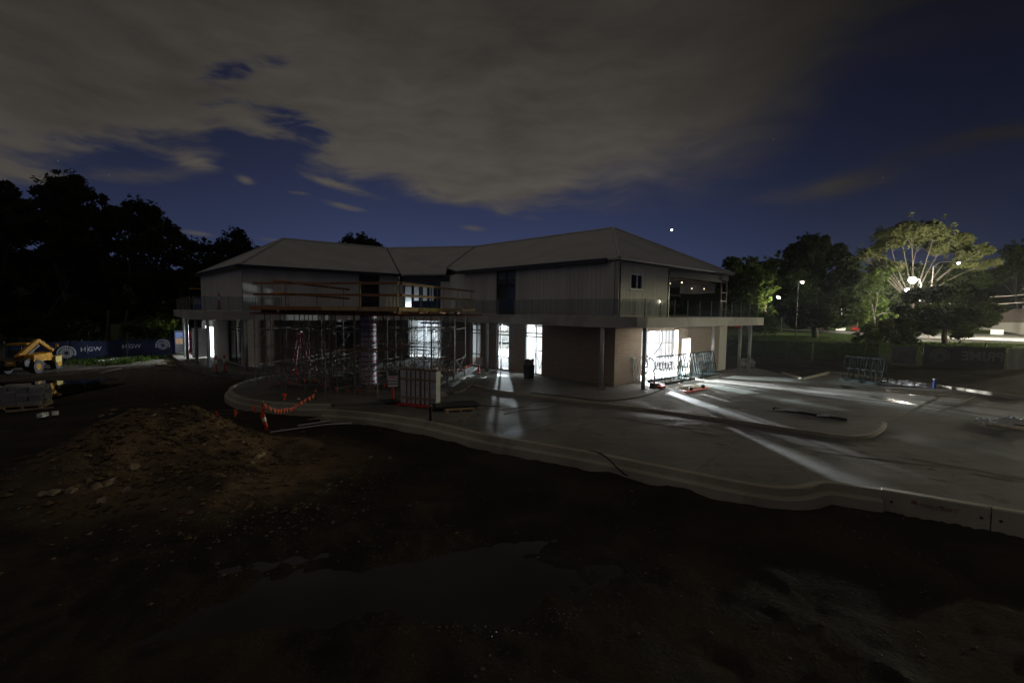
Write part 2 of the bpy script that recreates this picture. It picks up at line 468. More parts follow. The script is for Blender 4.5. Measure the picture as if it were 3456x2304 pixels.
# ------------------------------------------------------------------ mesh helpers
class MB:
    def __init__(s):
        s.v, s.f = [], []

    def add(s, vs, fs):
        o = len(s.v)
        s.v += [Vector(v) for v in vs]
        s.f += [tuple(i + o for i in f) for f in fs]
        return s

    def obox(s, c, ax, ay, az_):
        c, ax, ay, az_ = Vector(c), Vector(ax), Vector(ay), Vector(az_)
        vs = [c + ax * i + ay * j + az_ * k for k in (-.5, .5) for j in (-.5, .5) for i in (-.5, .5)]
        return s.add(vs, [(0, 2, 3, 1), (4, 5, 7, 6), (0, 1, 5, 4), (2, 6, 7, 3), (0, 4, 6, 2), (1, 3, 7, 5)])

    def box(s, c, size, rot=0.0):
        cs, sn = math.cos(rot), math.sin(rot)
        return s.obox(c, Vector((cs, sn, 0)) * size[0], Vector((-sn, cs, 0)) * size[1], Vector((0, 0, size[2])))

    def beam(s, p0, p1, w, h):
        p0, p1 = Vector(p0), Vector(p1)
        d = p1 - p0
        up = Vector((0, 0, 1)) if abs(d.normalized().z) < 0.95 else Vector((1, 0, 0))
        sd = d.cross(up).normalized()
        u = sd.cross(d).normalized()
        return s.obox((p0 + p1) / 2, d, sd * w, u * h)

    def tube(s, pts, r, n=8, r2=None, cap=True):
        pts = [Vector(p) for p in pts]
        k = len(pts)
        base = len(s.v)
        prev = None
        for i, p in enumerate(pts):
            d = (pts[min(i + 1, k - 1)] - pts[max(i - 1, 0)]).normalized()
            if prev is None:
                a = Vector((0, 0, 1)) if abs(d.z) < 0.9 else Vector((1, 0, 0))
                sd = d.cross(a).normalized()
            else:
                sd = (prev - d * prev.dot(d)).normalized()
            prev = sd
            up = sd.cross(d)
            rr = r if r2 is None else r + (r2 - r) * i / max(1, k - 1)
            for j in range(n):
                a = 2 * math.pi * j / n
                s.v.append(p + sd * math.cos(a) * rr + up * math.sin(a) * rr)
        for i in range(k - 1):
            for j in range(n):
                a, b = base + i * n + j, base + i * n + (j + 1) % n
                s.f.append((a, b, b + n, a + n))
        if cap:
            s.f.append(tuple(base + j for j in range(n - 1, -1, -1)))
            s.f.append(tuple(base + (k - 1) * n + j for j in range(n)))
        return s

    def lathe(s, c, prof, n=16):
        c = Vector(c)
        base = len(s.v)
        for r, z in prof:
            for j in range(n):
                a = 2 * math.pi * j / n
                s.v.append(c + Vector((r * math.cos(a), r * math.sin(a), z)))
        for i in range(len(prof) - 1):
            for j in range(n):
                a, b = base + i * n + j, base + i * n + (j + 1) % n
                s.f.append((a, b, b + n, a + n))
        s.f.append(tuple(base + j for j in range(n - 1, -1, -1)))
        s.f.append(tuple(base + (len(prof) - 1) * n + j for j in range(n)))
        return s

    def prism(s, poly, z0, z1):
        a = sum(poly[i][0] * poly[(i + 1) % len(poly)][1] - poly[(i + 1) % len(poly)][0] * poly[i][1] for i in range(len(poly)))
        poly = list(poly) if a > 0 else list(poly)[::-1]
        n = len(poly)
        vs = [(p[0], p[1], z0) for p in poly] + [(p[0], p[1], z1) for p in poly]
        fs = [tuple(range(n - 1, -1, -1)), tuple(range(n, 2 * n))]
        fs += [(i, (i + 1) % n, n + (i + 1) % n, n + i) for i in range(n)]
        return s.add(vs, fs)

    def mesh(s, name, m, org=(0, 0, 0), smooth=False):
        o = Vector(org)
        me = bpy.data.meshes.new(name)
        me.from_pydata([tuple(v - o) for v in s.v], [], s.f)
        me.materials.append(m)
        if smooth:
            me.polygons.foreach_set('use_smooth', [True] * len(me.polygons))
        me.update()
        return me


def thing(name, label, cat, loc=(0, 0, 0), group=None):
    o = bpy.data.objects.new(name, None)
    o.empty_display_size = 0.3
    C.objects.link(o)
    o.location = loc
    o['label'] = label
    o['category'] = cat
    if group:
        o['group'] = group
    return o


def worg(parent):
    v = Vector((0, 0, 0))
    while parent is not None:
        v += parent.location
        parent = parent.parent
    return v


def part(name, mb, m, parent, smooth=False, label=None):
    """one mesh in world coordinates as a part of its thing"""
    o = bpy.data.objects.new(name, mb.mesh(name, m, worg(parent), smooth))
    C.objects.link(o)
    o.parent = parent
    if label:
        o['label'] = label
    return o


def solo(name, mb, m, label, cat, loc=(0, 0, 0), group=None, smooth=False):
    o = bpy.data.objects.new(name, mb.mesh(name, m, loc, smooth))
    C.objects.link(o)
    o.location = loc
    o['label'] = label
    o['category'] = cat
    if group:
        o['group'] = group
    return o


def struct(name, mb, m, kind='structure', smooth=False, parent=None):
    o = bpy.data.objects.new(name, mb.mesh(name, m, worg(parent), smooth))
    C.objects.link(o)
    o['kind'] = kind
    o.parent = parent
    return o


UNIT = {}


def ubox(name, parent, m, c, ax, ay, az_):
    """a box part from shared mesh data, spanned by three edge vectors"""
    k = ('b', m.name)
    if k not in UNIT:
        UNIT[k] = MB().obox((0, 0, 0), (1, 0, 0), (0, 1, 0), (0, 0, 1)).mesh('block_' + m.name, m)
    o = bpy.data.objects.new(name, UNIT[k])
    C.objects.link(o)
    o.parent = parent
    ax, ay, az_ = Vector(ax), Vector(ay), Vector(az_)
    x, z = ax.normalized(), az_.normalized()
    y = z.cross(x).normalized()
    rot = Matrix((x, y, z)).transposed().to_4x4()
    o.matrix_local = Matrix.Translation(Vector(c) - worg(parent)) @ rot @ Matrix.Diagonal((ax.length, ay.length, az_.length, 1))
    return o


def ubeam(name, parent, m, p0, p1, w, h):
    p0, p1 = Vector(p0), Vector(p1)
    d = p1 - p0
    up = Vector((0, 0, 1)) if abs(d.normalized().z) < 0.95 else Vector((0, 1, 0))
    sd = up.cross(d).normalized()
    u = d.cross(sd).normalized()
    return ubox(name, parent, m, (p0 + p1) / 2, d, sd * w, u * h)


def utube(name, parent, m, p0, p1, r):
    k = ('t', m.name)
    if k not in UNIT:
        UNIT[k] = MB().tube([(0, 0, -.5), (0, 0, .5)], 1.0, 8).mesh('rod_' + m.name, m, smooth=False)
    o = bpy.data.objects.new(name, UNIT[k])
    C.objects.link(o)
    o.parent = parent
    p0, p1 = Vector(p0), Vector(p1)
    d = p1 - p0
    rot = d.to_track_quat('Z', 'Y').to_matrix().to_4x4()
    o.matrix_local = Matrix.Translation((p0 + p1) / 2 - worg(parent)) @ rot @ Matrix.Diagonal((r, r, d.length, 1))
    return o


def copy_tree(o, loc=None, rotz=None, parent=None):
    c = o.copy()
    C.objects.link(c)
    if parent is not None:
        c.parent = parent
    if loc is not None:
        c.location = loc
    if rotz is not None:
        c.rotation_euler = (0, 0, rotz)
    for ch in list(o.children):
        copy_tree(ch, parent=c)
    return c


def text_mb(body, size, origin, ux, uz, thick=0.004, mirror=False, bold=0.0):
    """flat lettering: ux runs along the line, uz up; returns an MB with the letters"""
    cu = bpy.data.curves.new('lettering', 'FONT')
    cu.body = body
    cu.size = size
    cu.extrude = thick / 2
    cu.offset = bold
    cu.align_x = 'CENTER'
    cu.align_y = 'CENTER'
    cu.resolution_u = 2
    ob = bpy.data.objects.new('lettering', cu)
    C.objects.link(ob)
    dg = bpy.context.evaluated_depsgraph_get()
    me = bpy.data.meshes.new_from_object(ob.evaluated_get(dg))
    ux, uz, origin = Vector(ux).normalized(), Vector(uz).normalized(), Vector(origin)
    n = ux.cross(uz)
    k = -1 if mirror else 1
    mb = MB()
    mb.add([origin + ux * v.co.x * k + uz * v.co.y + n * v.co.z for v in me.vertices],
           [tuple(p.vertices) if k > 0 else tuple(p.vertices)[::-1] for p in me.polygons])
    bpy.data.objects.remove(ob)
    bpy.data.curves.remove(cu)
    bpy.data.meshes.remove(me)
    return mb


def resample(pts, n):
    pts = [Vector(p) for p in pts]
    L = [0.0]
    for a, b in zip(pts, pts[1:]):
        L.append(L[-1] + (b - a).length)
    out = []
    k = 0
    for i in range(n):
        s_ = L[-1] * i / (n - 1)
        while k < len(pts) - 2 and L[k + 1] < s_:
            k += 1
        t = (s_ - L[k]) / max(1e-9, L[k + 1] - L[k])
        out.append(pts[k].lerp(pts[k + 1], t))
    return out


def smooth_poly(pts, n):
    """Catmull-Rom through the points"""
    P = [Vector(p) for p in pts]
    P = [P[0] * 2 - P[1]] + P + [P[-1] * 2 - P[-2]]
    out = []
    for i in range(1, len(P) - 2):
        for j in range(12):
            t = j / 12
            a, b, c, d = P[i - 1], P[i], P[i + 1], P[i + 2]
            out.append(0.5 * ((2 * b) + (c - a) * t + (2 * a - 5 * b + 4 * c - d) * t * t + (3 * b - a - 3 * c + d) * t ** 3))
    out.append(P[-2])
    return resample(out, n)


def sstep(a, b, x):
    t = max(0.0, min(1.0, (x - a) / (b - a)))
    return t * t * (3 - 2 * t)


def point_light(name, loc, watts, col, radius, parent=None, cone=0):
    d = bpy.data.lights.new(name, 'SPOT' if cone else 'POINT')
    if cone:
        d.spot_size = R(cone)
        d.spot_blend = 0.35 if cone < 150 else 0.8 if cone < 178 else 0.02
    d.energy = watts
    d.color = col
    d.shadow_soft_size = radius
    o = bpy.data.objects.new(name, d)
    C.objects.link(o)
    o.parent = parent
    o.location = Vector(loc) - worg(parent)
    return o

# ================================================================== ground
WATER1, WATER2 = -0.505, -0.36
RC, RE, RL, FL = Vector((5.6, 24.7, 0)), Vector((15.8, 33.5, 0)), Vector((-3.6, 34.0, 0)), Vector((-5.1, 37.0, 0))
LK, LC, LE = Vector((-9.4, 38.0, 0)), Vector((-18.45, 31.2, 0)), Vector((-27.3, 40.0, 0))
BR, BL = Vector((1.2, 49.3, 0)), Vector((-15.0, 51.8, 0))
DISC = Vector((-8.3, 25.3, 0))
DISC_R = 6.25

KERB_PX = [(1090, 1383), (1200, 1390), (1320, 1404), (1450, 1425), (1640, 1468), (1800, 1495), (2000, 1530), (2200, 1570), (2400, 1610),
           (2540, 1637), (2630, 1648), (2690, 1648), (2730, 1641), (2765, 1632), (2800, 1630), (2850, 1637), (2975, 1655)]
KERB = smooth_poly([G(*p) for p in KERB_PX], 90)
PANEL = [G(2975, 1655), G(3345, 1718), G(3700, 1776)]
STEP_PX = [(1540, 1268), (1556, 1282), (1580, 1294), (1640, 1309), (1700, 1320), (1900, 1345), (2100, 1368), (2300, 1395), (2500, 1420),
           (2700, 1450), (2860, 1471), (2910, 1471), (2950, 1464), (2980, 1450), (2992, 1437), (2992, 1425)]
STEP = smooth_poly([G(*p) for p in STEP_PX], 90)
TIP = STEP[-1]
JOINT = G(3200, 1320)
FAR = [JOINT, G(3260, 1318), G(3456, 1345), Vector((33, 19, 0))]


def gauss(x, y, cx, cy, sx_, sy_, a=0.0):
    ca, sa = math.cos(a), math.sin(a)
    dx, dy = x - cx, y - cy
    p, q = (dx * ca + dy * sa) / sx_, (dy * ca - dx * sa) / sy_
    return math.exp(-(p * p + q * q))


def fbm(x, y, s, o=4):
    return noise.fractal(Vector((x * s, y * s, 3.7)), 0.9, 2.1, o)


def hills(x, y):
    if y < 110:
        return 0.0
    d = math.hypot(x, y)
    k = sstep(140, 420, d)
    return k * (33 + 8 * math.sin(x * 0.008 + 1.0) + 4 * math.sin(x * 0.02))


def height(x, y):
    h = -0.43
    h += 0.14 * sstep(22, 30, y) * sstep(-10, -15, x)
    h += 0.30 * sstep(36, 50, y) * sstep(-60, -20, x) + 0.25 * sstep(20, 26, x)
    near = sstep(60, 30, y) * (1 - sstep(12, 20, x))
    h += near * (0.055 * fbm(x, y, 0.55) + 0.028 * fbm(x, y, 2.1, 3))
    # wheel ruts running past the kerb
    u = 0.36 * x - 0.93 * (y - 9.5 - 0.10 * x)
    rut = math.sin(u * 4.2 + 0.8 * fbm(x, y, 0.4)) * sstep(2.6, 1.0, abs(u)) * sstep(-9, -5, x)
    h += 0.05 * rut * near
    if abs(u) < 1.3 and -9 < x < 14 and y < 22:
        v = 0.93 * x + 0.36 * y
        h += 0.022 * near * max(0.0, math.sin(13.0 * v + 5.0 * abs(u))) * sstep(1.3, 0.7, abs(u)) * sstep(-9, -5, x)
    m = 1.30 * gauss(x, y, -9.9, 13.5, 1.75, 1.45, 0.15) + 0.50 * gauss(x, y, -12.0, 13.2, 1.3, 1.2)
    m += 0.62 * gauss(x, y, -10.9, 11.3, 1.7, 1.5, 0.9) + 0.35 * gauss(x, y, -7.9, 12.9, 1.1, 1.1) + 0.34 * gauss(x, y, -6.9, 10.6, 1.3, 0.8, 0.3)
    m += 0.30 * gauss(x, y, -6.6, 14.2, 0.8, 0.7)
    if m > 0.01:
        k = min(m, 0.7)
        h += m * (1 + 0.20 * fbm(x, y, 0.8)) + k * (0.16 * fbm(x, y, 1.7, 5) + 0.10 * abs(fbm(x + 9, y, 3.6, 3)))
    h -= 0.17 * gauss(x, y, -0.5, 7.3, 2.3, 1.25, 0.1) + 0.13 * gauss(x, y, -3.4, 6.9, 1.4, 0.9)
    h -= 0.12 * gauss(x, y, -27.0, 23.8, 2.6, 2.0)
    return h + hills(x, y)


def axis(lo, hi, a, b, fine, grow):
    xs = []
    x = a
    while x <= b:
        xs.append(x)
        x += fine
    st = fine
    x = a
    while x > lo:
        st *= grow
        x -= st
        xs.insert(0, x)
    st = fine
    x = b
    while x < hi:
        st *= grow
        x += st
        xs.append(x)
    return xs


def inside(poly, x, y):
    c = False
    n = len(poly)
    for i in range(n):
        a, b = poly[i], poly[(i + 1) % n]
        if (a[1] > y) != (b[1] > y) and x < (b[0] - a[0]) * (y - a[1]) / (b[1] - a[1]) + a[0]:
            c = not c
    return c


under = [p.to_2d() for p in KERB[::6]] + [p.to_2d() for p in PANEL] + [p.to_2d() for p in FAR[::-1]] + [
    Vector((22.4, 31.3)), Vector((17, 34)), RE.to_2d(), BR.to_2d(), BL.to_2d(), LE.to_2d(), Vector((-28, 39)), Vector((-21, 31.5)), Vector((-14.2, 26)),
    Vector((-13, 22.3)), Vector((-10.6, 20)), Vector((-7.4, 18.3))]
xs = axis(-520, 520, -16, 12, 0.115, 1.08)
ys = axis(-200, 640, 4, 19, 0.115, 1.045)
g = MB()
nx = len(xs)
for y in ys:
    for x in xs:
        z = height(x, y)
        if 8 < y < 53 and -29 < x < 34 and inside(under, x, y):
            z = min(z, -0.6)
        g.v.append(Vector((x, y, z)))
for j in range(len(ys) - 1):
    for i in range(nx - 1):
        a = j * nx + i
        g.f.append((a, a + 1, a + nx + 1, a + nx))
struct('ground', g, M_MUD, smooth=True)

M_WATER = mat('still_water', (0.012, 0.011, 0.009), 0.05, spec=0.5)
M_PUD = mat('shallow_water', (0.10, 0.095, 0.085), 0.16, (0.07, 0.065, 0.06), 2.0, bump=0.25, bscale=12, spec=0.5)
for (x0, x1, y0, y1, z) in ((-5.5, 2.6, 5.0, 9.4, WATER1), (-31, -22, 20.5, 27.5, WATER2)):
    struct('puddle', MB().add([(x0, y0, z), (x1, y0, z), (x1, y1, z), (x0, y1, z)], [(0, 1, 2, 3)]), M_WATER)


# ================================================================== concrete apron, paths and kerbs
def drive_z(p):
    e = (JOINT - TIP).normalized()
    t = max(0.0, (p - TIP).dot(e))
    d = (p - (TIP + e * t)).length
    return -0.10 * sstep(0.1, 3.6, d) - 0.004


inner = []
for i_, p_ in enumerate(STEP):
    t_ = (STEP[min(i_ + 1, len(STEP) - 1)] - STEP[max(i_ - 1, 0)]).normalized()
    inner.append(p_ + Vector((-t_.y, t_.x, 0)) * 0.3)      # the drive runs on under the path's edge
loop = [p.to_2d() for p in KERB] + [p.to_2d() for p in PANEL[1:]] + [Vector((33, 3))] + [p.to_2d() for p in FAR[::-1]] + [p.to_2d() for p in inner[::-1]] + [Vector((-4.9, 24.5)), Vector((-8, 22))]
dr = MB()
CELL = 0.13
vid = {}


def dv(i, j):
    if (i, j) not in vid:
        p = Vector((i * CELL, j * CELL, 0))
        vid[(i, j)] = len(dr.v)
        dr.v.append(Vector((p.x, p.y, drive_z(p))))
    return vid[(i, j)]


for j in range(int(3 / CELL), int(28 / CELL)):
    yc = (j + 0.5) * CELL
    cross = []
    for k in range(len(loop)):
        p, q = loop[k], loop[(k + 1) % len(loop)]
        if (p.y > yc) != (q.y > yc):
            cross.append((q.x - p.x) * (yc - p.y) / (q.y - p.y) + p.x)
    cross.sort()
    for x0, x1 in zip(cross[::2], cross[1::2]):
        for i in range(int(math.ceil(x0 / CELL - 0.5)), int(math.floor(x1 / CELL - 0.5)) + 1):
            dr.f.append((dv(i, j), dv(i + 1, j), dv(i + 1, j + 1), dv(i, j + 1)))
apron = struct('apron', dr, M_PAVE, smooth=True)
path_poly = [p.to_2d() for p in STEP] + [JOINT.to_2d(), Vector((24.84, 24.9)), Vector((22.7, 31.1)), Vector((22.2, 31.7)), Vector((18.3, 28.6)), Vector((18.4, 34.2)),
                                         Vector((16.0, 33.2)), Vector((5.7, 25.6)), Vector((-3.2, 34)), Vector((-5, 36.8)), Vector((-9.3, 37.8)), Vector((-17.4, 31.6)),
                                         Vector((-15.2, 28.2)), Vector((-8, 28.5)), Vector((-5, 27.6))]
struct('path', MB().prism(path_poly, -0.35, 0.0), M_PAVE)
ring = [Vector((DISC.x + DISC_R * math.cos(a), DISC.y + DISC_R * math.sin(a))) for a in [2 * math.pi * i / 72 for i in range(72)]]
struct('round_pavement', MB().prism(ring, -0.5, -0.006), M_PAVE)
side = [Vector(p) for p in ((-14.6, 27.6), (-16.6, 27.5), (-18.6, 28.3), (-23.0, 31.8), (-29.2, 38.8), (-30, 41.5), (-27.4, 40.6), (-18.2, 31.6))]
struct('pavement', MB().prism(side, -0.42, -0.012), M_PAVE)
foot = [p.to_2d() for p in (RC, RE, BR, BL, LE, LC, LK, FL, RL)]
struct('floor', MB().prism(foot, -0.3, 0.012), M_SOFFIT)


def sweep(path, prof):
    """prof: (outward, z) pairs; outward is to the right-hand side of the path"""
    mb = MB()
    n = len(path)
    k = len(prof)
    for i, p in enumerate(path):
        d = (path[min(i + 1, n - 1)] - path[max(0, i - 1)])
        d.z = 0
        d.normalize()
        o = Vector((d.y, -d.x, 0))
        for q, z in prof:
            mb.v.append(Vector((p.x, p.y, 0)) + o * q + Vector((0, 0, z)))
    for i in range(n - 1):
        for j in range(k):
            a, b = i * k + j, i * k + (j + 1) % k
            mb.f.append((a, a + k, b + k, b))
    mb.f.append(tuple(range(k)))
    mb.f.append(tuple((n - 1) * k + j for j in range(k - 1, -1, -1)))
    return mb


kerb_prof = [(-0.16, -0.05), (-0.15, 0.012), (-0.12, 0.022), (0.0, 0.02), (0.03, 0.005), (0.05, -0.16), (0.15, -0.185), (0.19, -0.21), (0.21, -0.62), (-0.16, -0.62)]
struct('kerb', sweep(KERB, kerb_prof), M_KERB, smooth=False, parent=apron)
rp = [Vector((DISC.x + (DISC_R + 0.02) * math.cos(a), DISC.y + (DISC_R + 0.02) * math.sin(a), 0)) for a in [R(112 + i * 3.5) for i in range(48)]]
struct('kerb', sweep(rp, [(-0.02, -0.1), (-0.02, 0.03), (0.15, 0.03), (0.18, 0.0), (0.2, -0.16), (0.32, -0.2), (0.34, -0.6), (-0.02, -0.6)]), M_KERB, parent=apron)
struct('kerb', sweep(STEP[4:], [(-0.14, -0.2), (-0.14, 0.014), (-0.02, 0.014), (0.012, 0.0), (0.03, -0.25)]), M_KERB, parent=apron)
for a, b in zip(PANEL, PANEL[1:]):
    d = (b - a).normalized()
    struct('kerb_panel', sweep([a + d * 0.012, a.lerp(b, .5), b - d * 0.012], [(-0.18, -0.5), (-0.17, 0.035), (0.0, 0.035), (0.03, 0.01), (0.06, -0.62), (-0.18, -0.62)]), M_KERB, parent=apron)
    for q in (0.1, 0.92):
        o = Vector((d.y, -d.x, 0))
        p = a.lerp(b, q) + o * 0.05 + Vector((0, 0, -0.2))
        struct('lifting_socket', MB().tube([p - o * 0.02, p + o * 0.008], 0.028, 10), M_BLACK, parent=apron)
a, b = PANEL[0], PANEL[1]
d = (b - a).normalized()
o = Vector((d.y, -d.x, 0))
up = (Vector((0, 0, 1)) - o * 0.075).normalized()
tx = text_mb('CIVILCRAFT', 0.115, a.lerp(b, 0.545) + o * 0.052 + Vector((0, 0, -0.16)), d, up)
struct('red_lettering', tx, M_RED_TEXT, parent=apron)
em = MB()
c0 = a.lerp(b, 0.32) + o * 0.05 + Vector((0, 0, -0.13))
for k in range(5):
    q = c0 + d * (k - 2) * 0.022
    em.obox(q + up * (0.01 * (2 - abs(k - 2))), d * 0.014, o * 0.004, up * (0.05 + 0.02 * (2 - abs(k - 2))))
struct('red_emblem', em, M_RED_TEXT, parent=apron)
for pl in ([G(2640, 1262), G(2712, 1281)], [G(2712, 1281), G(2800, 1259)], [G(2800, 1259), G(2842, 1262)], [G(2842, 1262), G(3012, 1286)], [G(3035, 1289), G(3260, 1318)], [G(3262, 1319), G(3456, 1346)]):
    k = MB().beam(pl[0] + Vector((0, 0, 0.0)), pl[1], 0.16, 0.26)
    struct('kerb', k, M_KERB, parent=apron)
# saw-cut joint between drive and path
jd = (JOINT - TIP).normalized()
struct('joint', MB().obox((TIP + JOINT) / 2 + Vector((0, 0, 0.003)), jd * (JOINT - TIP).length, Vector((-jd.y, jd.x, 0)) * 0.03, Vector((0, 0, 0.012))), M_BLACK, parent=apron)
j2 = [G(3150, 1395), G(3290, 1337)]
struct('joint', MB().beam(j2[0] + Vector((0, 0, -0.03)), j2[1], 0.03, 0.03), M_BLACK, parent=apron)
# damp stains with a shape of their own (oil and form release on the concrete)
M_STAIN = mat('dark_stain', (0.045, 0.042, 0.038), 0.75, (0.06, 0.055, 0.05), 3.0)


def stain(px, py, rx, ry, z, seed, a=0.0):
    c = G(px, py, z)
    r_ = random.Random(seed)
    ph = [r_.uniform(0, 6.28) for _ in range(5)]
    mb = MB()
    vs = []
    for i in range(40):
        t = 2 * math.pi * i / 40
        k = 1 + 0.22 * math.sin(2 * t + ph[0]) + 0.16 * math.sin(3 * t + ph[1]) + 0.08 * math.sin(5 * t + ph[2]) + 0.05 * math.sin(9 * t + ph[3])
        x_, y_ = rx * k * math.cos(t), ry * k * math.sin(t)
        vs.append(c + Vector((x_ * math.cos(a) - y_ * math.sin(a), x_ * math.sin(a) + y_ * math.cos(a), 0)))
    mb.add(vs, [tuple(range(40))])
    struct('stain', mb, M_STAIN, parent=apron)


stain(2582, 1614, 0.42, 0.3, -0.126, 3)
stain(1940, 1385, 0.75, 0.42, -0.126, 5, -0.6)
stain(1330, 1352, 0.7, 0.4, -0.001, 7)
for a_, b_ in (((2098, 1374), (1769, 1456)), ((2560, 1436), (2350, 1590)), ((1640, 1330), (1545, 1432))):
    p_, q_ = G(a_[0], a_[1], -0.1), G(b_[0], b_[1], -0.1)
    struct('joint', MB().beam(p_ + Vector((0, 0, -0.010)), q_ + Vector((0, 0, -0.010)), 0.018, 0.016), M_BLACK, parent=apron)
M_TRACK = mat('mud_track', (0.075, 0.064, 0.05), 0.85, (0.11, 0.10, 0.085), 2.0)
r_ = random.Random(21)
for k in range(34):      # dried mud dropped along the wheel paths
    if k < 12:
        t_ = k / 12
        c_ = Vector((13.5 - 10 * t_ + r_.uniform(-.3, .3), 11.2 + 6.5 * t_ + r_.uniform(-.25, .25), 0))
        rx_, ry_ = r_.uniform(0.35, 0.9), r_.uniform(0.05, 0.13)
    else:
        c_ = Vector((r_.uniform(-2, 16), 0, 0))
        c_.y = 16.5 - 0.42 * c_.x + r_.uniform(-2.0, 3.0)
        rx_, ry_ = r_.uniform(0.05, 0.28), r_.uniform(0.03, 0.12)
    if not inside(loop, c_.x, c_.y) or not inside(loop, c_.x, c_.y - 0.8) or not inside(loop, c_.x + 0.6, c_.y - 0.3) or not inside(loop, c_.x, c_.y + 0.5):
        continue
    mb = MB()
    an = R(-33) + r_.uniform(-.2, .2)
    ph = [r_.uniform(0, 6.28) for _ in range(4)]
    for i in range(26):
        t_ = 2 * math.pi * i / 26
        kk = 1 + 0.3 * math.sin(2 * t_ + ph[0]) + 0.25 * math.sin(5 * t_ + ph[1]) + 0.18 * math.sin(9 * t_ + ph[2])
        x_, y_ = rx_ * kk * math.cos(t_), ry_ * kk * math.sin(t_)
        p_ = c_ + Vector((x_ * math.cos(an) - y_ * math.sin(an), x_ * math.sin(an) + y_ * math.cos(an), 0))
        p_.z = drive_z(p_) + 0.006
        mb.v.append(p_)
    mb.f = [tuple(range(26))]
    struct('mud_patch', mb, M_TRACK, parent=apron)


# ================================================================== the building
bld = thing('building', 'two storey angled brick and pale clad building under construction with grey hip roof and balcony', 'building', (-4, 36, 0))
TH = 0.24


def wall_axes(p0, p1, side):
    d = (p1 - p0)
    L = d.length
    d.normalize()
    return d, (Vector((-d.y, d.x, 0)) * side), L


def wall(name, m, p0, p1, side, z0, z1, ops=(), th=TH, t0=0.0, t1=None, off=0.0, parent=None):
    """a solid wall with real openings (t0, t1, za, zb); side=+1: inside lies to the left of p0->p1"""
    d, n, L = wall_axes(p0, p1, side)
    t1 = L if t1 is None else t1
    mb = MB()
    last = None
    cuts = sorted({t0, t1} | {max(t0, min(t1, q)) for o_ in ops for q in o_[:2]})
    for a_, b_ in zip(cuts, cuts[1:]):
        if b_ - a_ < 1e-4:
            continue
        mid = (a_ + b_) / 2
        segs = [(z0, z1)]
        for o_ in ops:
            if o_[0] <= mid <= o_[1]:
                ns = []
                for s0, s1 in segs:
                    if o_[2] > s0:
                        ns.append((s0, min(s1, o_[2])))
                    if o_[3] < s1:
                        ns.append((max(s0, o_[3]), s1))
                segs = ns
        if not [1 for s0, s1 in segs if s1 - s0 > 0.01] and mb.v:
            last = part(name, mb, m, parent or bld)
            mb = MB()
        for s0, s1 in segs:
            if s1 - s0 > 0.01:
                mb.obox(p0 + d * mid + n * (off + th / 2) + Vector((0, 0, (s0 + s1) / 2)), d * (b_ - a_), n * th, Vector((0, 0, s1 - s0)))
    return part(name, mb, m, parent or bld) if mb.v else last


def boards(p0, p1, side, z0, z1, ops=(), t0=0.0, t1=None, w=0.3):
    d, n, L = wall_axes(p0, p1, side)
    t1 = L if t1 is None else t1
    t = t0
    while t < t1 - 0.02:
        a_, b_ = t, min(t + w, t1)
        cuts = [(a_, b_)]
        for o_ in ops:
            cuts = [c_ for q in cuts for c_ in ([(q[0], min(q[1], o_[0])), (max(q[0], o_[1]), q[1])] if q[0] < o_[1] and q[1] > o_[0] else [q])]
            for s0, s1 in ((z0, o_[2]), (o_[3], z1)):
                x0, x1 = max(a_, o_[0]), min(b_, o_[1])
                if x1 - x0 > 0.03 and s1 - s0 > 0.05:
                    ubox('board', bld, M_CLAD, p0 + d * (x0 + x1) / 2 + n * 0.012 + Vector((0, 0, (s0 + s1) / 2)), d * (x1 - x0 - 0.012), n * 0.024, Vector((0, 0, s1 - s0)))
        for x0, x1 in cuts:
            if x1 - x0 > 0.03:
                j = rnd.uniform(-0.004, 0.004)
                ubox('board', bld, M_CLAD, p0 + d * (x0 + x1) / 2 + n * (0.012 + j) + Vector((0, 0, (z0 + z1) / 2)), d * (x1 - x0 - 0.012), n * 0.024, Vector((0, 0, z1 - z0)))
        t += w


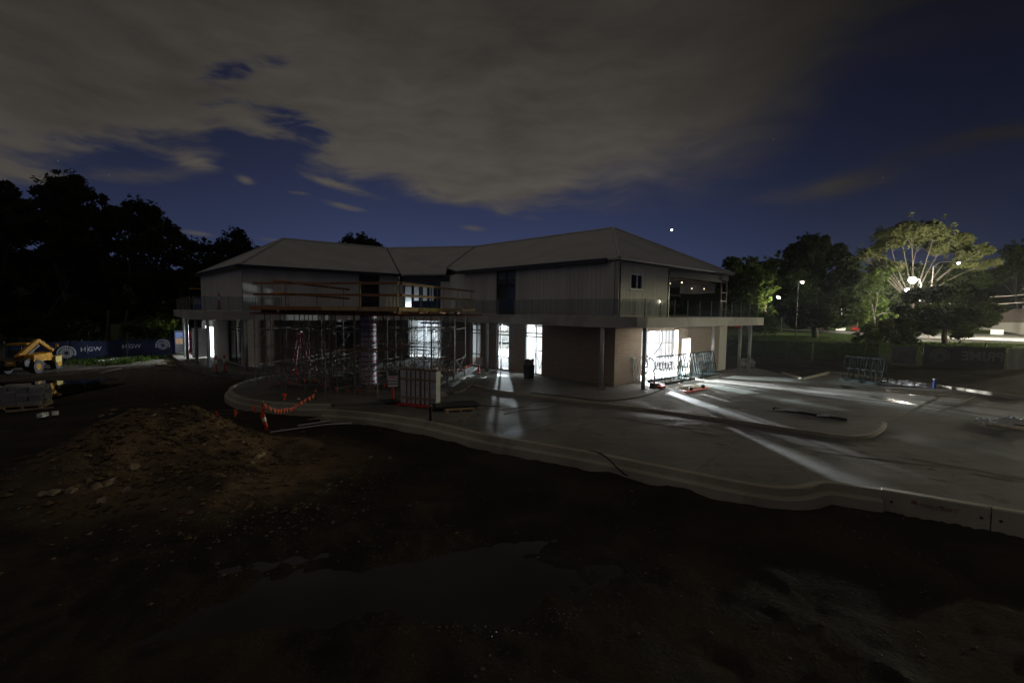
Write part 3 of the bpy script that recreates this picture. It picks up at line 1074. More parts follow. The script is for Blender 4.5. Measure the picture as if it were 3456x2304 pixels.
def window(p0, p1, side, t0, t1, z0, z1, vs=(), hs=(), inset=0.08, m=None, glass=True, fw=0.06, sill=False):
    """framed window with mullions at vs (metres along) and transoms at hs (heights); every pane a sub-part"""
    d, n, L = wall_axes(p0, p1, side)
    m = m or M_FRAME
    f = MB()
    c = inset + 0.03

    def bar(a_, b_, s0, s1):
        f.obox(p0 + d * (a_ + b_) / 2 + n * c + Vector((0, 0, (s0 + s1) / 2)), d * (b_ - a_), n * 0.09, Vector((0, 0, s1 - s0)))
    bar(t0, t0 + fw, z0, z1)
    bar(t1 - fw, t1, z0, z1)
    bar(t0 + fw, t1 - fw, z1 - fw, z1)
    bar(t0 + fw, t1 - fw, z0, z0 + fw)
    xs_ = [t0 + fw] + [v for v in vs] + [t1 - fw]
    zs_ = [z0 + fw] + [h_ for h_ in hs] + [z1 - fw]
    for v in vs:
        bar(v - 0.025, v + 0.025, z0 + fw, z1 - fw)
    for h_, wd in [(h_, 0.03) for h_ in hs]:
        for x0, x1 in zip(xs_, xs_[1:]):
            bar(x0 + (0.025 if x0 != t0 + fw else 0), x1 - (0.025 if x1 != t1 - fw else 0), h_ - wd, h_ + wd)
    if sill:
        f.obox(p0 + d * (t0 + t1) / 2 - n * 0.03 + Vector((0, 0, z0 - 0.03)), d * (t1 - t0 + 0.1), n * 0.12, Vector((0, 0, 0.05)))
    w_ = part('window', f, m, bld)
    if glass:
        for x0, x1 in zip(xs_, xs_[1:]):
            for s0, s1 in zip(zs_, zs_[1:]):
                q = MB()
                a_, b_ = p0 + d * (x0 - .01) + n * c, p0 + d * (x1 + .01) + n * c
                q.add([(a_.x, a_.y, s0 - .01), (b_.x, b_.y, s0 - .01), (b_.x, b_.y, s1 + .01), (a_.x, a_.y, s1 + .01)], [(0, 1, 2, 3)])
                part('pane', q, M_GLASS, w_)
    return w_


Z_S0, Z_S1, Z_E = 3.25, 3.80, 6.78
# ---- ground floor
ops_rs = [(2.55, 6.62, -1, 2.95), (7.1, 8.2, -1, 2.38)]
wall('brick_wall', M_BRICK, RC, RE, 1, 0, Z_S0, ops_rs, t1=12.3)
wall('rendered_wall', M_CLAD, RC, RE, 1, 0, Z_S0, t0=12.3, off=-0.02, th=0.3)
ops_rf = [(5.3, 6.75, -1, 9), (8.27, 9.5, -1, 9), (11.2, 12.3, -1, 9)]
wall('brick_wall', M_BRICK, RC, RL, -1, 0, Z_S0, ops_rf, t0=0.006)
window(RC, RL, -1, 5.3, 6.75, 0.02, 3.24, vs=(5.86,), hs=(2.42, 2.64))
window(RC, RL, -1, 8.27, 9.5, 0.02, 3.24, vs=(9.12,), hs=(0.9, 2.42, 2.64))
window(RC, RL, -1, 11.2, 12.3, 0.02, 3.24, vs=(11.72,), hs=(0.9, 2.42, 2.64))
wall('brick_wall', M_BRICK, RL, FL, -1, 0, Z_S0)
ops_lk = [(0.7, 3.72, -1, 9)]
wall('brick_wall', M_BRICK, FL, LK, -1, 0, Z_S0, [(4.41 - 3.72, 4.41 - 0.7, -1, 9)])
window(FL, LK, -1, 0.69, 3.71, 0.02, 3.24, vs=(1.4, 2.1, 2.9), hs=(0.95, 2.42, 2.66))
ops_lf = [(6.2, 7.45, 0.9, 9)]
wall('brick_wall', M_BRICK, LC, LK, 1, 0, Z_S0, ops_lf, t0=0.006)
window(LC, LK, 1, 6.2, 7.45, 0.9, 3.24, vs=(6.8,), hs=(2.42, 2.64))
for z0_, z1_ in ((0.9, 2.72), (2.80, 3.06)):  # opaque panels added to darken this window, slits left near the top
    wall('blocking_panel', M_FRAME, LC, LK, 1, z0_, z1_, t0=6.1, t1=7.55, th=0.02, off=0.3)
ops_le = [(0.6, 3.95, -1, 9), (8.4, 11.1, -1, 2.45)]
wall('rendered_wall', M_CLAD, LC, LE, -1, 0, Z_S0, ops_le, t0=0.25)
window(LC, LE, -1, 0.6, 3.95, 0.02, 3.24, vs=(2.2,), hs=(2.42, 2.64))
wall('back_wall', M_SOFFIT, RE, BR, 1, 0, Z_S0)
wall('back_wall', M_SOFFIT, BR, BL, 1, 0, Z_S0)
wall('back_wall', M_SOFFIT, BL, LE, 1, 0, Z_S0)
# open door leaf, catching the light inside the far left entrance
part('door', MB().obox(LC + (LE - LC).normalized() * 8.45 + Vector((-0.62, -0.62, 1.2)), Vector((-1.1, -1.08, 0)) * 0.75, Vector((-.03, .03, 0)), Vector((0, 0, 2.35))), M_SOFFIT, bld)
# inner walls
wall('partition', M_SOFFIT, Vector((2.9, 34.6, 0)), Vector((0.2, 31.4, 0)), 1, 0.02, 3.2, th=0.1)
wall('partition', M_SOFFIT, Vector((-3.9, 41, 0)), Vector((-2.3, 38.4, 0)), 1, 0.02, 3.2, th=0.1)
wall('partition', M_SOFFIT, Vector((-9.5, 44, 0)), Vector((-4.2, 43, 0)), 1, 0.02, 3.2, th=0.1)
wall('partition', M_SOFFIT, LC + (LE - LC).normalized() * 6.2 + Vector((.2, .2, 0)), LC + (LE - LC).normalized() * 6.2 + Vector((8.4, 8.4, 0)), 1, 0.02, 3.2, th=0.1)  # wall added to keep the entrance lamp's light from the left window
wall('partition', M_SOFFIT, Vector((-12.5, 37, 0)), Vector((-15.5, 41.5, 0)), 1, 0.02, 3.2, th=0.1)
wall('partition', M_SOFFIT, Vector((9.3, 36.4, 0)), Vector((13.4, 36.2, 0)), 1, 0.02, 3.2, th=0.1)
for i in range(9):
    p = Vector((8.4 + 0.5 * i, 34.9 + 0.03 * i, 0.02))
    ubox('stud', bld, mat('stud_grey', (0.20, 0.23, 0.27), 0.5), p + Vector((0, 0, 1.6)), (0.05, 0, 0), (0, 0.07, 0), (0, 0, 3.2))
ubeam('nogging', bld, M_STEEL, (8.3, 34.95, 1.75), (12.5, 35.2, 1.75), 0.05, 0.05)
ubox('pillar', bld, M_SOFFIT, (10.35, 33.6, 1.63), (0.3, 0, 0), (0, 0.3, 0), (0, 0, 3.22))

# ---- first floor slab / balcony
OUT = [(-4.6, 32.6), (4.15, 23.85), (4.45, 23.45), (4.9, 23.15), (5.6, 22.98), (6.3, 23.02), (6.9, 23.28), (18.35, 33.25), (16.6, 35.2), (1.2, 50.4), (-15.2, 52.9), (-28.2, 41.6),
       (-30.3, 42.6), (-31.0, 41.7), (-21.1, 29.6), (-20.4, 28.95), (-19.4, 28.55), (-18.2, 28.6), (-15.0, 30.4), (-9.2, 34.9), (-7.2, 34.6)]
part('balcony_slab', MB().prism([Vector(p) for p in OUT], Z_S0, Z_S1), M_SLAB, bld)
COLS = [G(2028, 1315), G(2170, 1314), G(2402, 1263), G(2493, 1242), G(2526, 1250), Vector((-26.4, 36.6, 0)), Vector((-25.2, 35.2, 0)), Vector((-22.6, 32.5, 0)), Vector((-20.4, 30.5, 0)),
        Vector((-17.2, 29.35, 0)), G(1643, 1254), Vector((-27.6, 38.6, 0))]
for p in COLS:
    c = part('column', MB().tube([(p.x, p.y, 0), (p.x, p.y, Z_S0)], 0.105, 18), M_COLUMN, bld, smooth=True)
    part('base_plate', MB().box((p.x, p.y, 0.008), (0.32, 0.32, 0.024), 0.7), M_STEEL, c)

# ---- upper walls
ops_ur = [(1.28, 2.5, 5.33, 6.22)]
boards(RC, RE, 1, Z_S1 + 0.06, Z_E, ops_ur, t0=0.02, t1=5.18)
wall('sheathing', M_CLAD, RC, RE, 1, Z_S1, Z_E, ops_ur, th=0.12, off=0.03, t0=0.05, t1=5.15)
window(RC, RE, 1, 1.28, 2.5, 5.33, 6.22, vs=(1.95,), hs=(), m=M_SOFFIT, inset=0.02, sill=True, fw=0.07)
ops_uf = [(7.7, 9.58, Z_S1, 9)]
boards(RC, RL, -1, Z_S1 + 0.06, Z_E, ops_uf, t0=0.14)
wall('sheathing', M_CLAD, RC, RL, -1, Z_S1, Z_E, ops_uf, th=0.12, off=0.03, t0=0.16)
part('corner_flashing', MB().obox(RC + Vector((0.02, 0.02, (Z_S1 + Z_E) / 2)), (0.14, 0.02, 0), (-0.02, 0.14, 0), (0, 0, Z_E - Z_S1)), M_CLAD, bld)
window(RC, RL, -1, 7.7, 9.58, Z_S1 + 0.02, Z_E - 0.05, vs=(8.65,), hs=(6.1,))
boards(RL, FL, -1, Z_S1 + 0.06, Z_E + 0.02, t0=0.03)
wall('sheathing', M_CLAD, RL, FL, -1, Z_S1, Z_E + 0.1, th=0.12, off=0.03, t0=0.03)
part('parapet', MB().add([RL + Vector((0.02, 0.02, Z_E)), FL + Vector((0.02, 0, Z_E)), FL + Vector((0.02, 0, 7.42)), RL + Vector((0.02, 0.02, 6.95)),
                          RL + Vector((0.14, 0.08, Z_E)), FL + Vector((0.14, 0.06, Z_E)), FL + Vector((0.14, 0.06, 7.42)), RL + Vector((0.14, 0.08, 6.95))],
                         [(0, 1, 2, 3), (7, 6, 5, 4), (3, 2, 6, 7), (0, 3, 7, 4), (1, 5, 6, 2), (0, 4, 5, 1)]), M_GUTTER, bld)
wall('header', M_FRAME, FL, LK, -1, 6.35, 6.9, th=0.2, off=0.02)
wall('sheathing', M_CLAD, FL, LK, -1, Z_S1, 6.35, [(0.8, 4.17, Z_S1, 9)], th=0.12, off=0.05)
window(FL, LK, -1, 0.8, 4.17, Z_S1 + 0.02, 6.34, vs=(1.6, 2.4, 3.2), hs=(6.0,))
ops_ul = [(7.97, 9.6, Z_S1, 9)]
boards(LC, LK, 1, Z_S1 + 0.06, Z_E, ops_ul, t0=0.03)
wall('sheathing', M_CLAD, LC, LK, 1, Z_S1, Z_E, ops_ul, th=0.12, off=0.03, t0=0.05)
window(LC, LK, 1, 7.97, 9.6, Z_S1 + 0.02, 6.1, vs=(9.05,), hs=())
wall('header', M_FRAME, LC, LK, 1, 6.1, Z_E, th=0.1, off=0.04, t0=7.97, t1=9.6)
boards(LC, LE, -1, Z_S1 + 0.06, Z_E, t0=0.03)
wall('sheathing', M_CLAD, LC, LE, -1, Z_S1, Z_E, th=0.12, off=0.03, t0=0.17)
# open first floor corner on the right: header, studs, back wall only further in
wall('header', M_GUTTER, RE, RC, -1, 6.28, Z_E, th=0.16, off=0.02, t0=1.1, t1=8.25)
d, n, L = wall_axes(RC, RE, 1)
for t in (12.45, 13.3):
    ubox('post', bld, M_STEEL, RC + d * t + n * 0.08 + Vector((0, 0, (Z_S1 + Z_E) / 2)), d * 0.07, n * 0.09, Vector((0, 0, Z_E - Z_S1)))
for z in (4.35, 4.95, 5.55, 6.3):
    ubox('rail', bld, M_STEEL, RC + d * 12.875 + n * 0.08 + Vector((0, 0, z)), d * 0.9, n * 0.05, Vector((0, 0, 0.06)))
wall('eave_panel', M_CLAD, RC, RE, 1, 6.42, Z_E, t0=12.42, t1=13.42, th=0.06, off=0.005)
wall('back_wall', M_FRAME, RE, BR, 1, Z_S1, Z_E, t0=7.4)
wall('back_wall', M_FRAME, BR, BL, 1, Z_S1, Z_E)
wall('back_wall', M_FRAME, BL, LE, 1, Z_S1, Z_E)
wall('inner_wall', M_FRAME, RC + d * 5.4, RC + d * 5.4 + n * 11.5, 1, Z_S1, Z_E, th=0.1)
for i, (x0, x1) in enumerate(((-9.3, -8.75), (-8.55, -8.1), (-7.85, -7.4), (-7.2, -6.85))):
    wall('inner_panel', M_SOFFIT, Vector((x0, 39.6, 0)), Vector((x1, 39.5, 0)), 1, 4.85 if i else 4.2, 6.15, th=0.04)

# ---- roof
ZR = 10.0
A_, B_, C_, D_ = Vector((7.1, 32.8, ZR)), Vector((-3.55, 43.0, ZR)), Vector((-12.3, 44.9, ZR)), Vector((-19.8, 39.6, ZR))


def ev(p, dx, dy, z=6.93):
    return Vector((p.x + dx, p.y + dy, z))


E1 = ev(RC, 0.05, -0.32)
E2 = ev(RL, -0.28, -0.12)
V2 = Vector((-5.3, 36.95, 7.47))
E3 = ev(LK, 0.15, -0.35, 6.95)
E3b = Vector((-5.35, 36.5, 6.95))
E4 = ev(LC, 0.0, -0.36)
E5 = ev(LE, -0.35, 0.1)
E6 = ev(RE, 0.32, -0.02)
B6, B5 = ev(BR, 0.3, 0.4), ev(BL, -0.1, 0.45)


def roof_plane(pts, th=0.09):
    n = len(pts)
    q = Vector((0, 0, th))
    mb = MB().add(list(pts) + [p - q for p in pts], [tuple(range(n)), tuple(range(2 * n - 1, n - 1, -1))] + [(i, n + i, n + (i + 1) % n, (i + 1) % n) for i in range(n)])
    return part('roof', mb, M_ROOF, bld)


roof_plane([E1, E6, A_])
roof_plane([E1, A_, B_, V2, E2])
roof_plane([V2, B_, C_, E3, E3b])
roof_plane([E3, C_, D_, E4])
roof_plane([E4, D_, E5])
roof_plane([E6, B6, B_, A_])
roof_plane([B6, B5, C_, B_])
roof_plane([B5, E5, D_, C_])
M_CAP = mat('ridge_cap', (0.46, 0.455, 0.44), 0.45, (0.40, 0.40, 0.385), 1.0)
for a, b in ((A_, E1), (A_, E6), (A_, B_), (B_, C_), (C_, D_), (D_, E4), (D_, E5)):
    part('ridge_cap', MB().tube([a + Vector((0, 0, 0.01)), b + Vector((0, 0, 0.01))], 0.10, 8), M_CAP, bld)
part('valley_flashing', MB().beam(B_ + Vector((0, 0, 0.005)), V2 + Vector((0, 0, 0.012)), 0.16, 0.02), M_GUTTER, bld)
part('valley_flashing', MB().beam(C_ + Vector((0, 0, 0.005)), E3 + Vector((0, 0, 0.012)), 0.16, 0.02), M_GUTTER, bld)
part('parapet_flashing', MB().beam(V2 + Vector((0.1, 0, 0.05)), Vector((-3.0, 36.0, 7.62)), 0.2, 0.05), M_CAP, bld)
for a, b in ((E1, E2), (E4, E3), (E4, E5)):
    dd = (b - a).normalized()
    a2 = a + dd * (0.75 if a is E1 else -0.05)
    ub = (b - a2)
    s_ = Vector((dd.y, -dd.x, 0))
    s_ = s_ if s_.dot(Vector((0, -1, 0))) > 0 else -s_
    part('gutter', MB().beam(a2 + s_ * 0.09 - Vector((0, 0, 0.10)), b + s_ * 0.09 - Vector((0, 0, 0.10)), 0.17, 0.25), M_GUTTER, bld)
part('ceiling', MB().prism([p.to_2d() + (Vector((0, 0))) for p in (RC, RE, BR, BL, LE, LC, LK, FL, RL)], 6.80, 6.84), M_CLAD, bld)
part('corner_gap', MB().tube([RC + Vector((0.16, -0.14, Z_S1)), RC + Vector((0.16, -0.14, 6.75))], 0.045, 8), M_GUTTER, bld)  # dark tube added to stand for the shaded gap beside the corner
vp_ = C_.lerp(D_, 0.42)
part('vent_pipe', MB().tube([vp_ - Vector((0, 0.3, 0.25)), vp_ + Vector((0, -0.3, 0.22))], 0.06, 8), M_CAP, bld)
# ---- glass balustrade round the balcony
bal = thing('balustrade', 'clear glass balustrade with slim steel posts along the balcony edge', 'balustrade', (5.5, 23.2, Z_S1))
runs = [[Vector(p) for p in ((-4.0, 32.2), (4.25, 23.95), (4.6, 23.55), (5.6, 23.15), (6.3, 23.18), (6.85, 23.45), (18.0, 33.2), (17.3, 34.1))],
        [Vector(p) for p in ((-30.5, 42.2), (-30.7, 41.7), (-21.0, 29.85), (-20.2, 29.15), (-19.3, 28.75), (-18.2, 28.8), (-15.4, 30.4))]]
for run in runs:
    P3 = [Vector((p.x, p.y, 0)) for p in run]
    L = sum((b - a).length for a, b in zip(P3, P3[1:]))
    nn = max(2, round(L / 1.45))
    pp = resample(P3, nn + 1)
    for i, p in enumerate(pp):
        utube('post', bal, M_STEEL, p + Vector((0, 0, Z_S1)), p + Vector((0, 0, 4.76)), 0.028)
        if i < nn:
            q = pp[i + 1]
            dd = (q - p).normalized()
            a, b = p + dd * 0.05, q - dd * 0.05
            s_ = Vector((-dd.y, dd.x, 0)) * 0.006
            part('glass_panel', MB().obox((a + b) / 2 + Vector((0, 0, 4.31)), b - a, s_ * 2, Vector((0, 0, 0.84))), M_BALGLASS, bal)

# ================================================================== work lights inside
def work_light(loc, aim, watts, label, rad=0.09, strength=60.0, cone=0, fill=0):
    t = thing('work_light', label, 'work light', (loc[0], loc[1], 0.02), 'portable work lights inside the building')
    h = Vector(loc)
    for k in range(3):
        a = 2 * math.pi * k / 3 + 0.5
        utube('leg', t, M_YELLOW, h + Vector((0.45 * math.cos(a), 0.45 * math.sin(a), 0.02 - h.z)), h + Vector((0, 0, 0.9 - h.z)), 0.014)
    utube('pole', t, M_YELLOW, h + Vector((0, 0, 0.85 - h.z)), h - Vector((0, 0, 0.14)), 0.017)
    a = (Vector(aim) - h).normalized()
    s_ = a.cross(Vector((0, 0, 1))).normalized()
    u = s_.cross(a)
    k = 1.7 if strength > 300 else 1.0
    part('lamp_head', MB().obox(h - a * 0.16, s_ * 0.34 * k, a * 0.08, u * 0.26 * k), M_BLACK, t)
    part('lens', MB().obox(h - a * 0.112, s_ * 0.3 * k, a * 0.012, u * 0.22 * k), emis('lamp_glow_%d' % int(strength), (0.86, 0.93, 1.0), strength), t)
    pl_ = point_light('lamp_light', h, watts, (0.84, 0.92, 1.0), rad, t, cone)
    if fill:
        point_light('room_fill', h + Vector((0, 0, 0.05)), fill, (0.84, 0.92, 1.0), rad, t)  # second light added to brighten the room all round the lamp
    if cone:
        pl_.rotation_euler = a.to_track_quat('-Z', 'Y').to_euler()
    return t


L_ROOM = Vector((7.35, 30.95, 1.5))
L_BACK = Vector((-0.92, 48.0, 2.32))
L_LEFT = Vector((-23.2, 40.0, 2.15))
work_light(L_ROOM, (9.2, 24, 1.2), 46000, 'work light standing inside the wide right hand opening behind the brick', 0.06, 60.0, 172, 4000)
work_light(L_BACK, (-0.4, 20, 1.6), 7500, 'glaring work light seen through the middle tall window', 0.10, 900.0, 80, 500)
work_light(L_LEFT, (-27, 36, 0.8), 4500, 'work light inside the far left entrance', 0.07)
work_light(Vector((-9.0, 38.8, 1.9)), (-6, 43.6, 0.8), 900, 'work light behind the glazed middle link', 0.07, 40, 110)
wl = thing('work_light', 'small work light on the upper floor behind the middle link window', 'work light', (-9.2, 38.9, Z_S1), 'portable work lights inside the building')
part('lamp_head', MB().box((-9.2, 38.9, Z_S1 + 0.2), (0.2, 0.1, 0.2)), M_BLACK, wl)
part('lens', MB().box((-9.2, 38.96, Z_S1 + 0.2), (0.16, 0.01, 0.16)), emis('lamp_glow', (0.86, 0.93, 1.0), 60), wl)
point_light('lamp_light', (-9.0, 39.15, Z_S1 + 0.5), 26, (0.80, 0.88, 1.0), 0.05, wl)

# ================================================================== scaffolding and formwork over the round pavement
sc_ = thing('scaffolding', 'galvanised tube scaffold carrying an orange timber deck round the striped column form', 'scaffolding', (-8.2, 24.5, 0))
base_px = [(901, 1315), (951, 1307), (965, 1311), (1012, 1311), (1031, 1317), (1098, 1326), (1139, 1328), (1198, 1332), (1246, 1322), (1274, 1338), (1294, 1309),
           (1508, 1290), (1534, 1278), (1355, 1318), (1400, 1312), (1120, 1300), (1218, 1300), (1330, 1300)]
std = [G(*p) for p in base_px]
for i in range(8):
    for j in range(7):
        q = Vector((-13.0 + 1.3 * i + 0.2 * j, 22.9 + 1.22 * j - 0.10 * i, 0))
        if (q - Vector((-7.83, 24.77, 0))).length > 0.9 and min((q - s_).length for s_ in std) > 0.62 and (q - DISC).length < 6.4:
            std.append(q)
DECK = [Vector((-12.4, 21.6, 0)), Vector((-5.0, 19.9, 0)), Vector((-2.3, 27.4, 0)), Vector((-4.2, 30.6, 0)), Vector((-11.8, 30.8, 0)), Vector((-14.4, 26.4, 0))]
for i, p in enumerate(std):
    lean = Vector((rnd.uniform(-.03, .03), rnd.uniform(-.03, .03), 0))
    utube('standard', sc_, M_STEEL, p + Vector((0, 0, 0.02)), p + lean + Vector((0, 0, 3.72)), 0.026)
    ubox('base_plate', sc_, M_STEEL, p + Vector((0, 0, 0.006)), (0.16, 0, 0), (0, 0.16, 0), (0, 0, 0.014))
pairs = []
for i, p in enumerate(std):
    near_ = sorted((q for q in range(len(std)) if q > i), key=lambda q: (std[q] - p).length)[:2]
    for q in near_:
        if 0.7 < (std[q] - p).length < 2.6:
            pairs.append((i, q))
for k, (i, q) in enumerate(pairs):
    a, b = std[i], std[q]
    for z in ((0.25, 2.05) if k % 2 else (1.15, 2.95)):
        utube('ledger', sc_, M_STEEL, a + Vector((0, 0, z)), b + Vector((0, 0, z)), 0.02)
    if k % 5 < 3:
        utube('brace', sc_, M_STEEL, a + Vector((0, 0, 0.12)), b + Vector((0, 0, 1.3)), 0.014)
        utube('brace', sc_, M_STEEL, b + Vector((0, 0, 0.12)), a + Vector((0, 0, 1.3)), 0.014)
    if k % 3 == 0:
        utube('brace', sc_, M_STEEL, a + Vector((0, 0, 2.0)), b + Vector((0, 0, 3.1)), 0.014)
for (a, b, z) in (((-11.4, 23.6), (-8.9, 23.2), 3.05), ((-11.3, 23.85), (-8.8, 23.45), 3.06), ((-9.2, 23.2), (-6.4, 22.6), 2.02), ((-9.1, 23.45), (-6.3, 22.85), 2.03),
                  ((-7.0, 23.6), (-3.6, 27.2), 3.03), ((-6.8, 23.4), (-3.4, 27.0), 3.04), ((-7.6, 26.2), (-4.2, 27.8), 2.04), ((-13.0, 25.2), (-9.6, 24.9), 3.03), ((-8.6, 24.0), (-5.2, 23.2), 3.05),
                  ((-8.4, 22.0), (-5.2, 22.9), 2.0)):
    ubeam('plank', sc_, M_PLANK, (a[0], a[1], z), (b[0], b[1], z), 0.23, 0.04)
# deck: bearers, joists, ply, edge boards
part('formwork_deck', MB().prism([p.to_2d() for p in DECK], 3.94, 3.965), M_DARKPLY, sc_)
cen = sum(DECK, Vector()) / len(DECK)
for i in range(len(DECK)):
    a, b = DECK[i], DECK[(i + 1) % len(DECK)]
    n_ = max(2, round((b - a).length / 1.9))
    for k in range(n_):
        p, q = a.lerp(b, k / n_), a.lerp(b, (k + 1) / n_)
        dd = (q - p).normalized()
        o_ = Vector((dd.y, -dd.x, 0))
        o_ = o_ if o_.dot(p - cen) > 0 else -o_
        m_ = M_YELLOW_PLY if (i * 3 + k) % 5 == 4 else (M_PALE_TIMBER if (i in (1,) or (i == 0 and k >= 2)) else M_TIMBER)
        ubeam('edge_board', sc_, m_, p + dd * 0.03 + o_ * 0.03 + Vector((0, 0, 4.04)), q - dd * 0.03 + o_ * 0.03 + Vector((0, 0, 4.04)), 0.04, 0.17)
for k in range(11):
    x = -13.2 + k * 1.0
    ys_ = [24, 29.5] if x < -12.3 else ([22.2 - 0.23 * (x + 12.4), 30.4] if x < -5 else [20.6 + 2.75 * (x + 5), 29.8])
    ubeam('joist', sc_, M_TIMBER, (x, ys_[0], 3.88), (x, ys_[1], 3.88), 0.07, 0.12)
for y in (21.9, 23.3, 24.7, 26.1, 27.5, 28.9):
    x0 = -12.6 if y < 24 else -13.6
    x1 = -4.4 + 0.36 * (y - 21.9)
    ubeam('bearer', sc_, M_TIMBER, (x0, y, 3.77), (x1, y, 3.77), 0.08, 0.10)
# guard rails: timber rails on tube posts
rails = [((-12.3, 21.7), (-8.6, 20.85)), ((-8.8, 20.9), (-4.8, 19.95)), ((-5.0, 19.8), (-3.7, 23.6)), ((-3.8, 23.5), (-2.3, 27.4)), ((-10.4, 19.9), (-9.5, 26.6))]
for i, (a, b) in enumerate(rails):
    z0_ = 5.18 if i != 4 else 5.22
    for dz in (0.0, -0.52):
        ubeam('guard_rail', sc_, M_TIMBER if i in (0, 4) else M_PALE_TIMBER if i in (2, 3) else M_TIMBER, (a[0], a[1], z0_ + dz + (0.02 if i == 0 else 0)), (b[0], b[1], z0_ + dz - (0.06 if i == 4 else 0)), 0.04, 0.11)
    for t in (0.12, 0.5, 0.9):
        p = Vector((a[0], a[1], 0)).lerp(Vector((b[0], b[1], 0)), t)
        utube('guard_post', sc_, M_STEEL if i % 2 == 0 else M_YELLOW_PLY, p + Vector((0, 0, 3.9)), p + Vector((0, 0, 5.26)), 0.025)
for i, (a, b) in enumerate((((-11.5, 22.3), (-6.5, 20.8)), ((-9.0, 21.9), (-4.6, 21.2)), ((-11.0, 24.0), (-5.0, 23.0)))):
    ubeam('loose_plank', sc_, M_TIMBER, (a[0], a[1], 4.02 + 0.05 * i), (b[0], b[1], 4.05 + 0.05 * i), 0.22, 0.05)

cf = thing('column_form', 'white cardboard column form with magenta bands standing inside the scaffold', 'column form', (-7.83, 24.77, 0))
part('tube', MB().tube([(-7.83, 24.77, 0), (-7.83, 24.77, 3.92)], 0.42, 32), M_CARD, cf, smooth=False)
for k in range(14):
    z = 0.16 + k * 0.27
    mb = MB()
    n_ = 32
    for j in range(n_ + 1):
        a = 2 * math.pi * j / n_
        zz_ = z + 0.025 * math.sin(a)
        for dz in (-.035, .035):
            mb.v.append(Vector((-7.83 + 0.425 * math.cos(a), 24.77 + 0.425 * math.sin(a), zz_ + dz)))
    mb.f = [(2 * j, 2 * j + 2, 2 * j + 3, 2 * j + 1) for j in range(n_)]
    part('band', mb, M_MAGENTA, cf)
fp = G(985, 1262)
lad = thing('step_ladder', 'tall red fibreglass step ladder standing open left of the column form', 'ladder', fp)
top_ = fp + Vector((0.35, 0.2, 2.55))
for s_ in (-1, 1):
    y_ = Vector((0.06, 0.27 * s_, 0))
    ubeam('stile', lad, M_RED, fp + y_, top_ + y_ * 0.55, 0.05, 0.09)
    ubeam('rear_stile', lad, M_RED, fp + Vector((1.25, 0.25, 0)) + y_ * 1.1, top_ + Vector((0.1, 0, 0)) + y_ * 0.55, 0.05, 0.07)
for k in range(1, 9):
    c = fp.lerp(top_, k / 9)
    w_ = 0.27 - 0.13 * k / 9
    ubeam('tread', lad, M_STEEL, c + Vector((0.06, -w_, 0)), c + Vector((0.06, w_, 0)), 0.08, 0.03)
    c = (fp + Vector((1.25, 0.25, 0))).lerp(top_ + Vector((0.1, 0, 0)), k / 9)
    if k % 2:
        ubeam('rear_brace', lad, M_STEEL, c + Vector((0, -w_, 0)), c + Vector((0, w_, 0)), 0.03, 0.03)
ubox('cap', lad, M_RED, top_ + Vector((0.05, 0, 0.03)), (0.26, 0, 0), (0, 0.4, 0), (0, 0, 0.06))


# ================================================================== bunting, signs, bollards
def bunting(label, pts, step=0.45, m=M_ORANGE, fs=0.15):
    P = smooth_poly(pts, 40)
    t = thing('bunting', label, 'bunting', pts[0], 'strings of orange safety flags')
    part('string', MB().tube(P, 0.005, 5), M_STEEL, t)
    L = sum((b - a).length for a, b in zip(P, P[1:]))
    n_ = max(2, int(L / step))
    F = resample(P, n_ * 2 + 1)
    for k in range(n_):
        p = F[2 * k + 1]
        d_ = (F[2 * k + 2] - F[2 * k]).normalized()
        sw = rnd.uniform(-.35, .35)
        dn = (Vector((0, 0, -1)) + Vector((-d_.y, d_.x, 0)) * sw).normalized()
        a, b, c = p - d_ * fs * 0.5, p + d_ * fs * 0.5, p + dn * fs * 1.15 + d_ * rnd.uniform(-.02, .02)
        nn_ = Vector((-d_.y, d_.x, 0)) * 0.002
        part('flag', MB().add([a - nn_, b - nn_, c - nn_, a + nn_, b + nn_, c + nn_], [(0, 1, 2), (5, 4, 3), (0, 3, 4, 1), (1, 4, 5, 2), (2, 5, 3, 0)]), m, t)
    return t


bunting('sagging string of orange flags between the scaffold and the sign by the windows', [D(1468, 1236, 26.3), D(1492, 1243, 26.8), D(1530, 1247, 27.6), D(1565, 1239, 28.4), D(1610, 1217, 29.2)], 0.36)
bunting('low string of orange flags across the foot of the scaffold', [D(900, 1276, 20.9), D(930, 1288, 20.6), D(970, 1284, 20.4), D(1053, 1278, 19.8), D(1114, 1301, 19.6), D(1177, 1313, 19.5), D(1243, 1311, 19.5), D(1320, 1288, 19.8)], 0.5)
bunting('upper string of orange flags reaching left over the dirt mound', [D(640, 1399, 15.5), D(728, 1386, 15.3), D(800, 1381, 15.2), D(888, 1362, 15.0)], 0.62)
bunting('lower string of orange flags reaching left over the dirt mound', [D(640, 1394, 15.9), D(743, 1396, 15.6), D(800, 1391, 15.4), D(890, 1372, 15.1)], 0.72)
bunting('dense string of orange flags between the two pickets beside the kerb', [D(889, 1358, 15.0), D(930, 1380, 15.4), D(962, 1378, 16.0), D(990, 1372, 16.6), D(1020, 1352, 17.2), D(1064, 1328, 17.8)], 0.2)


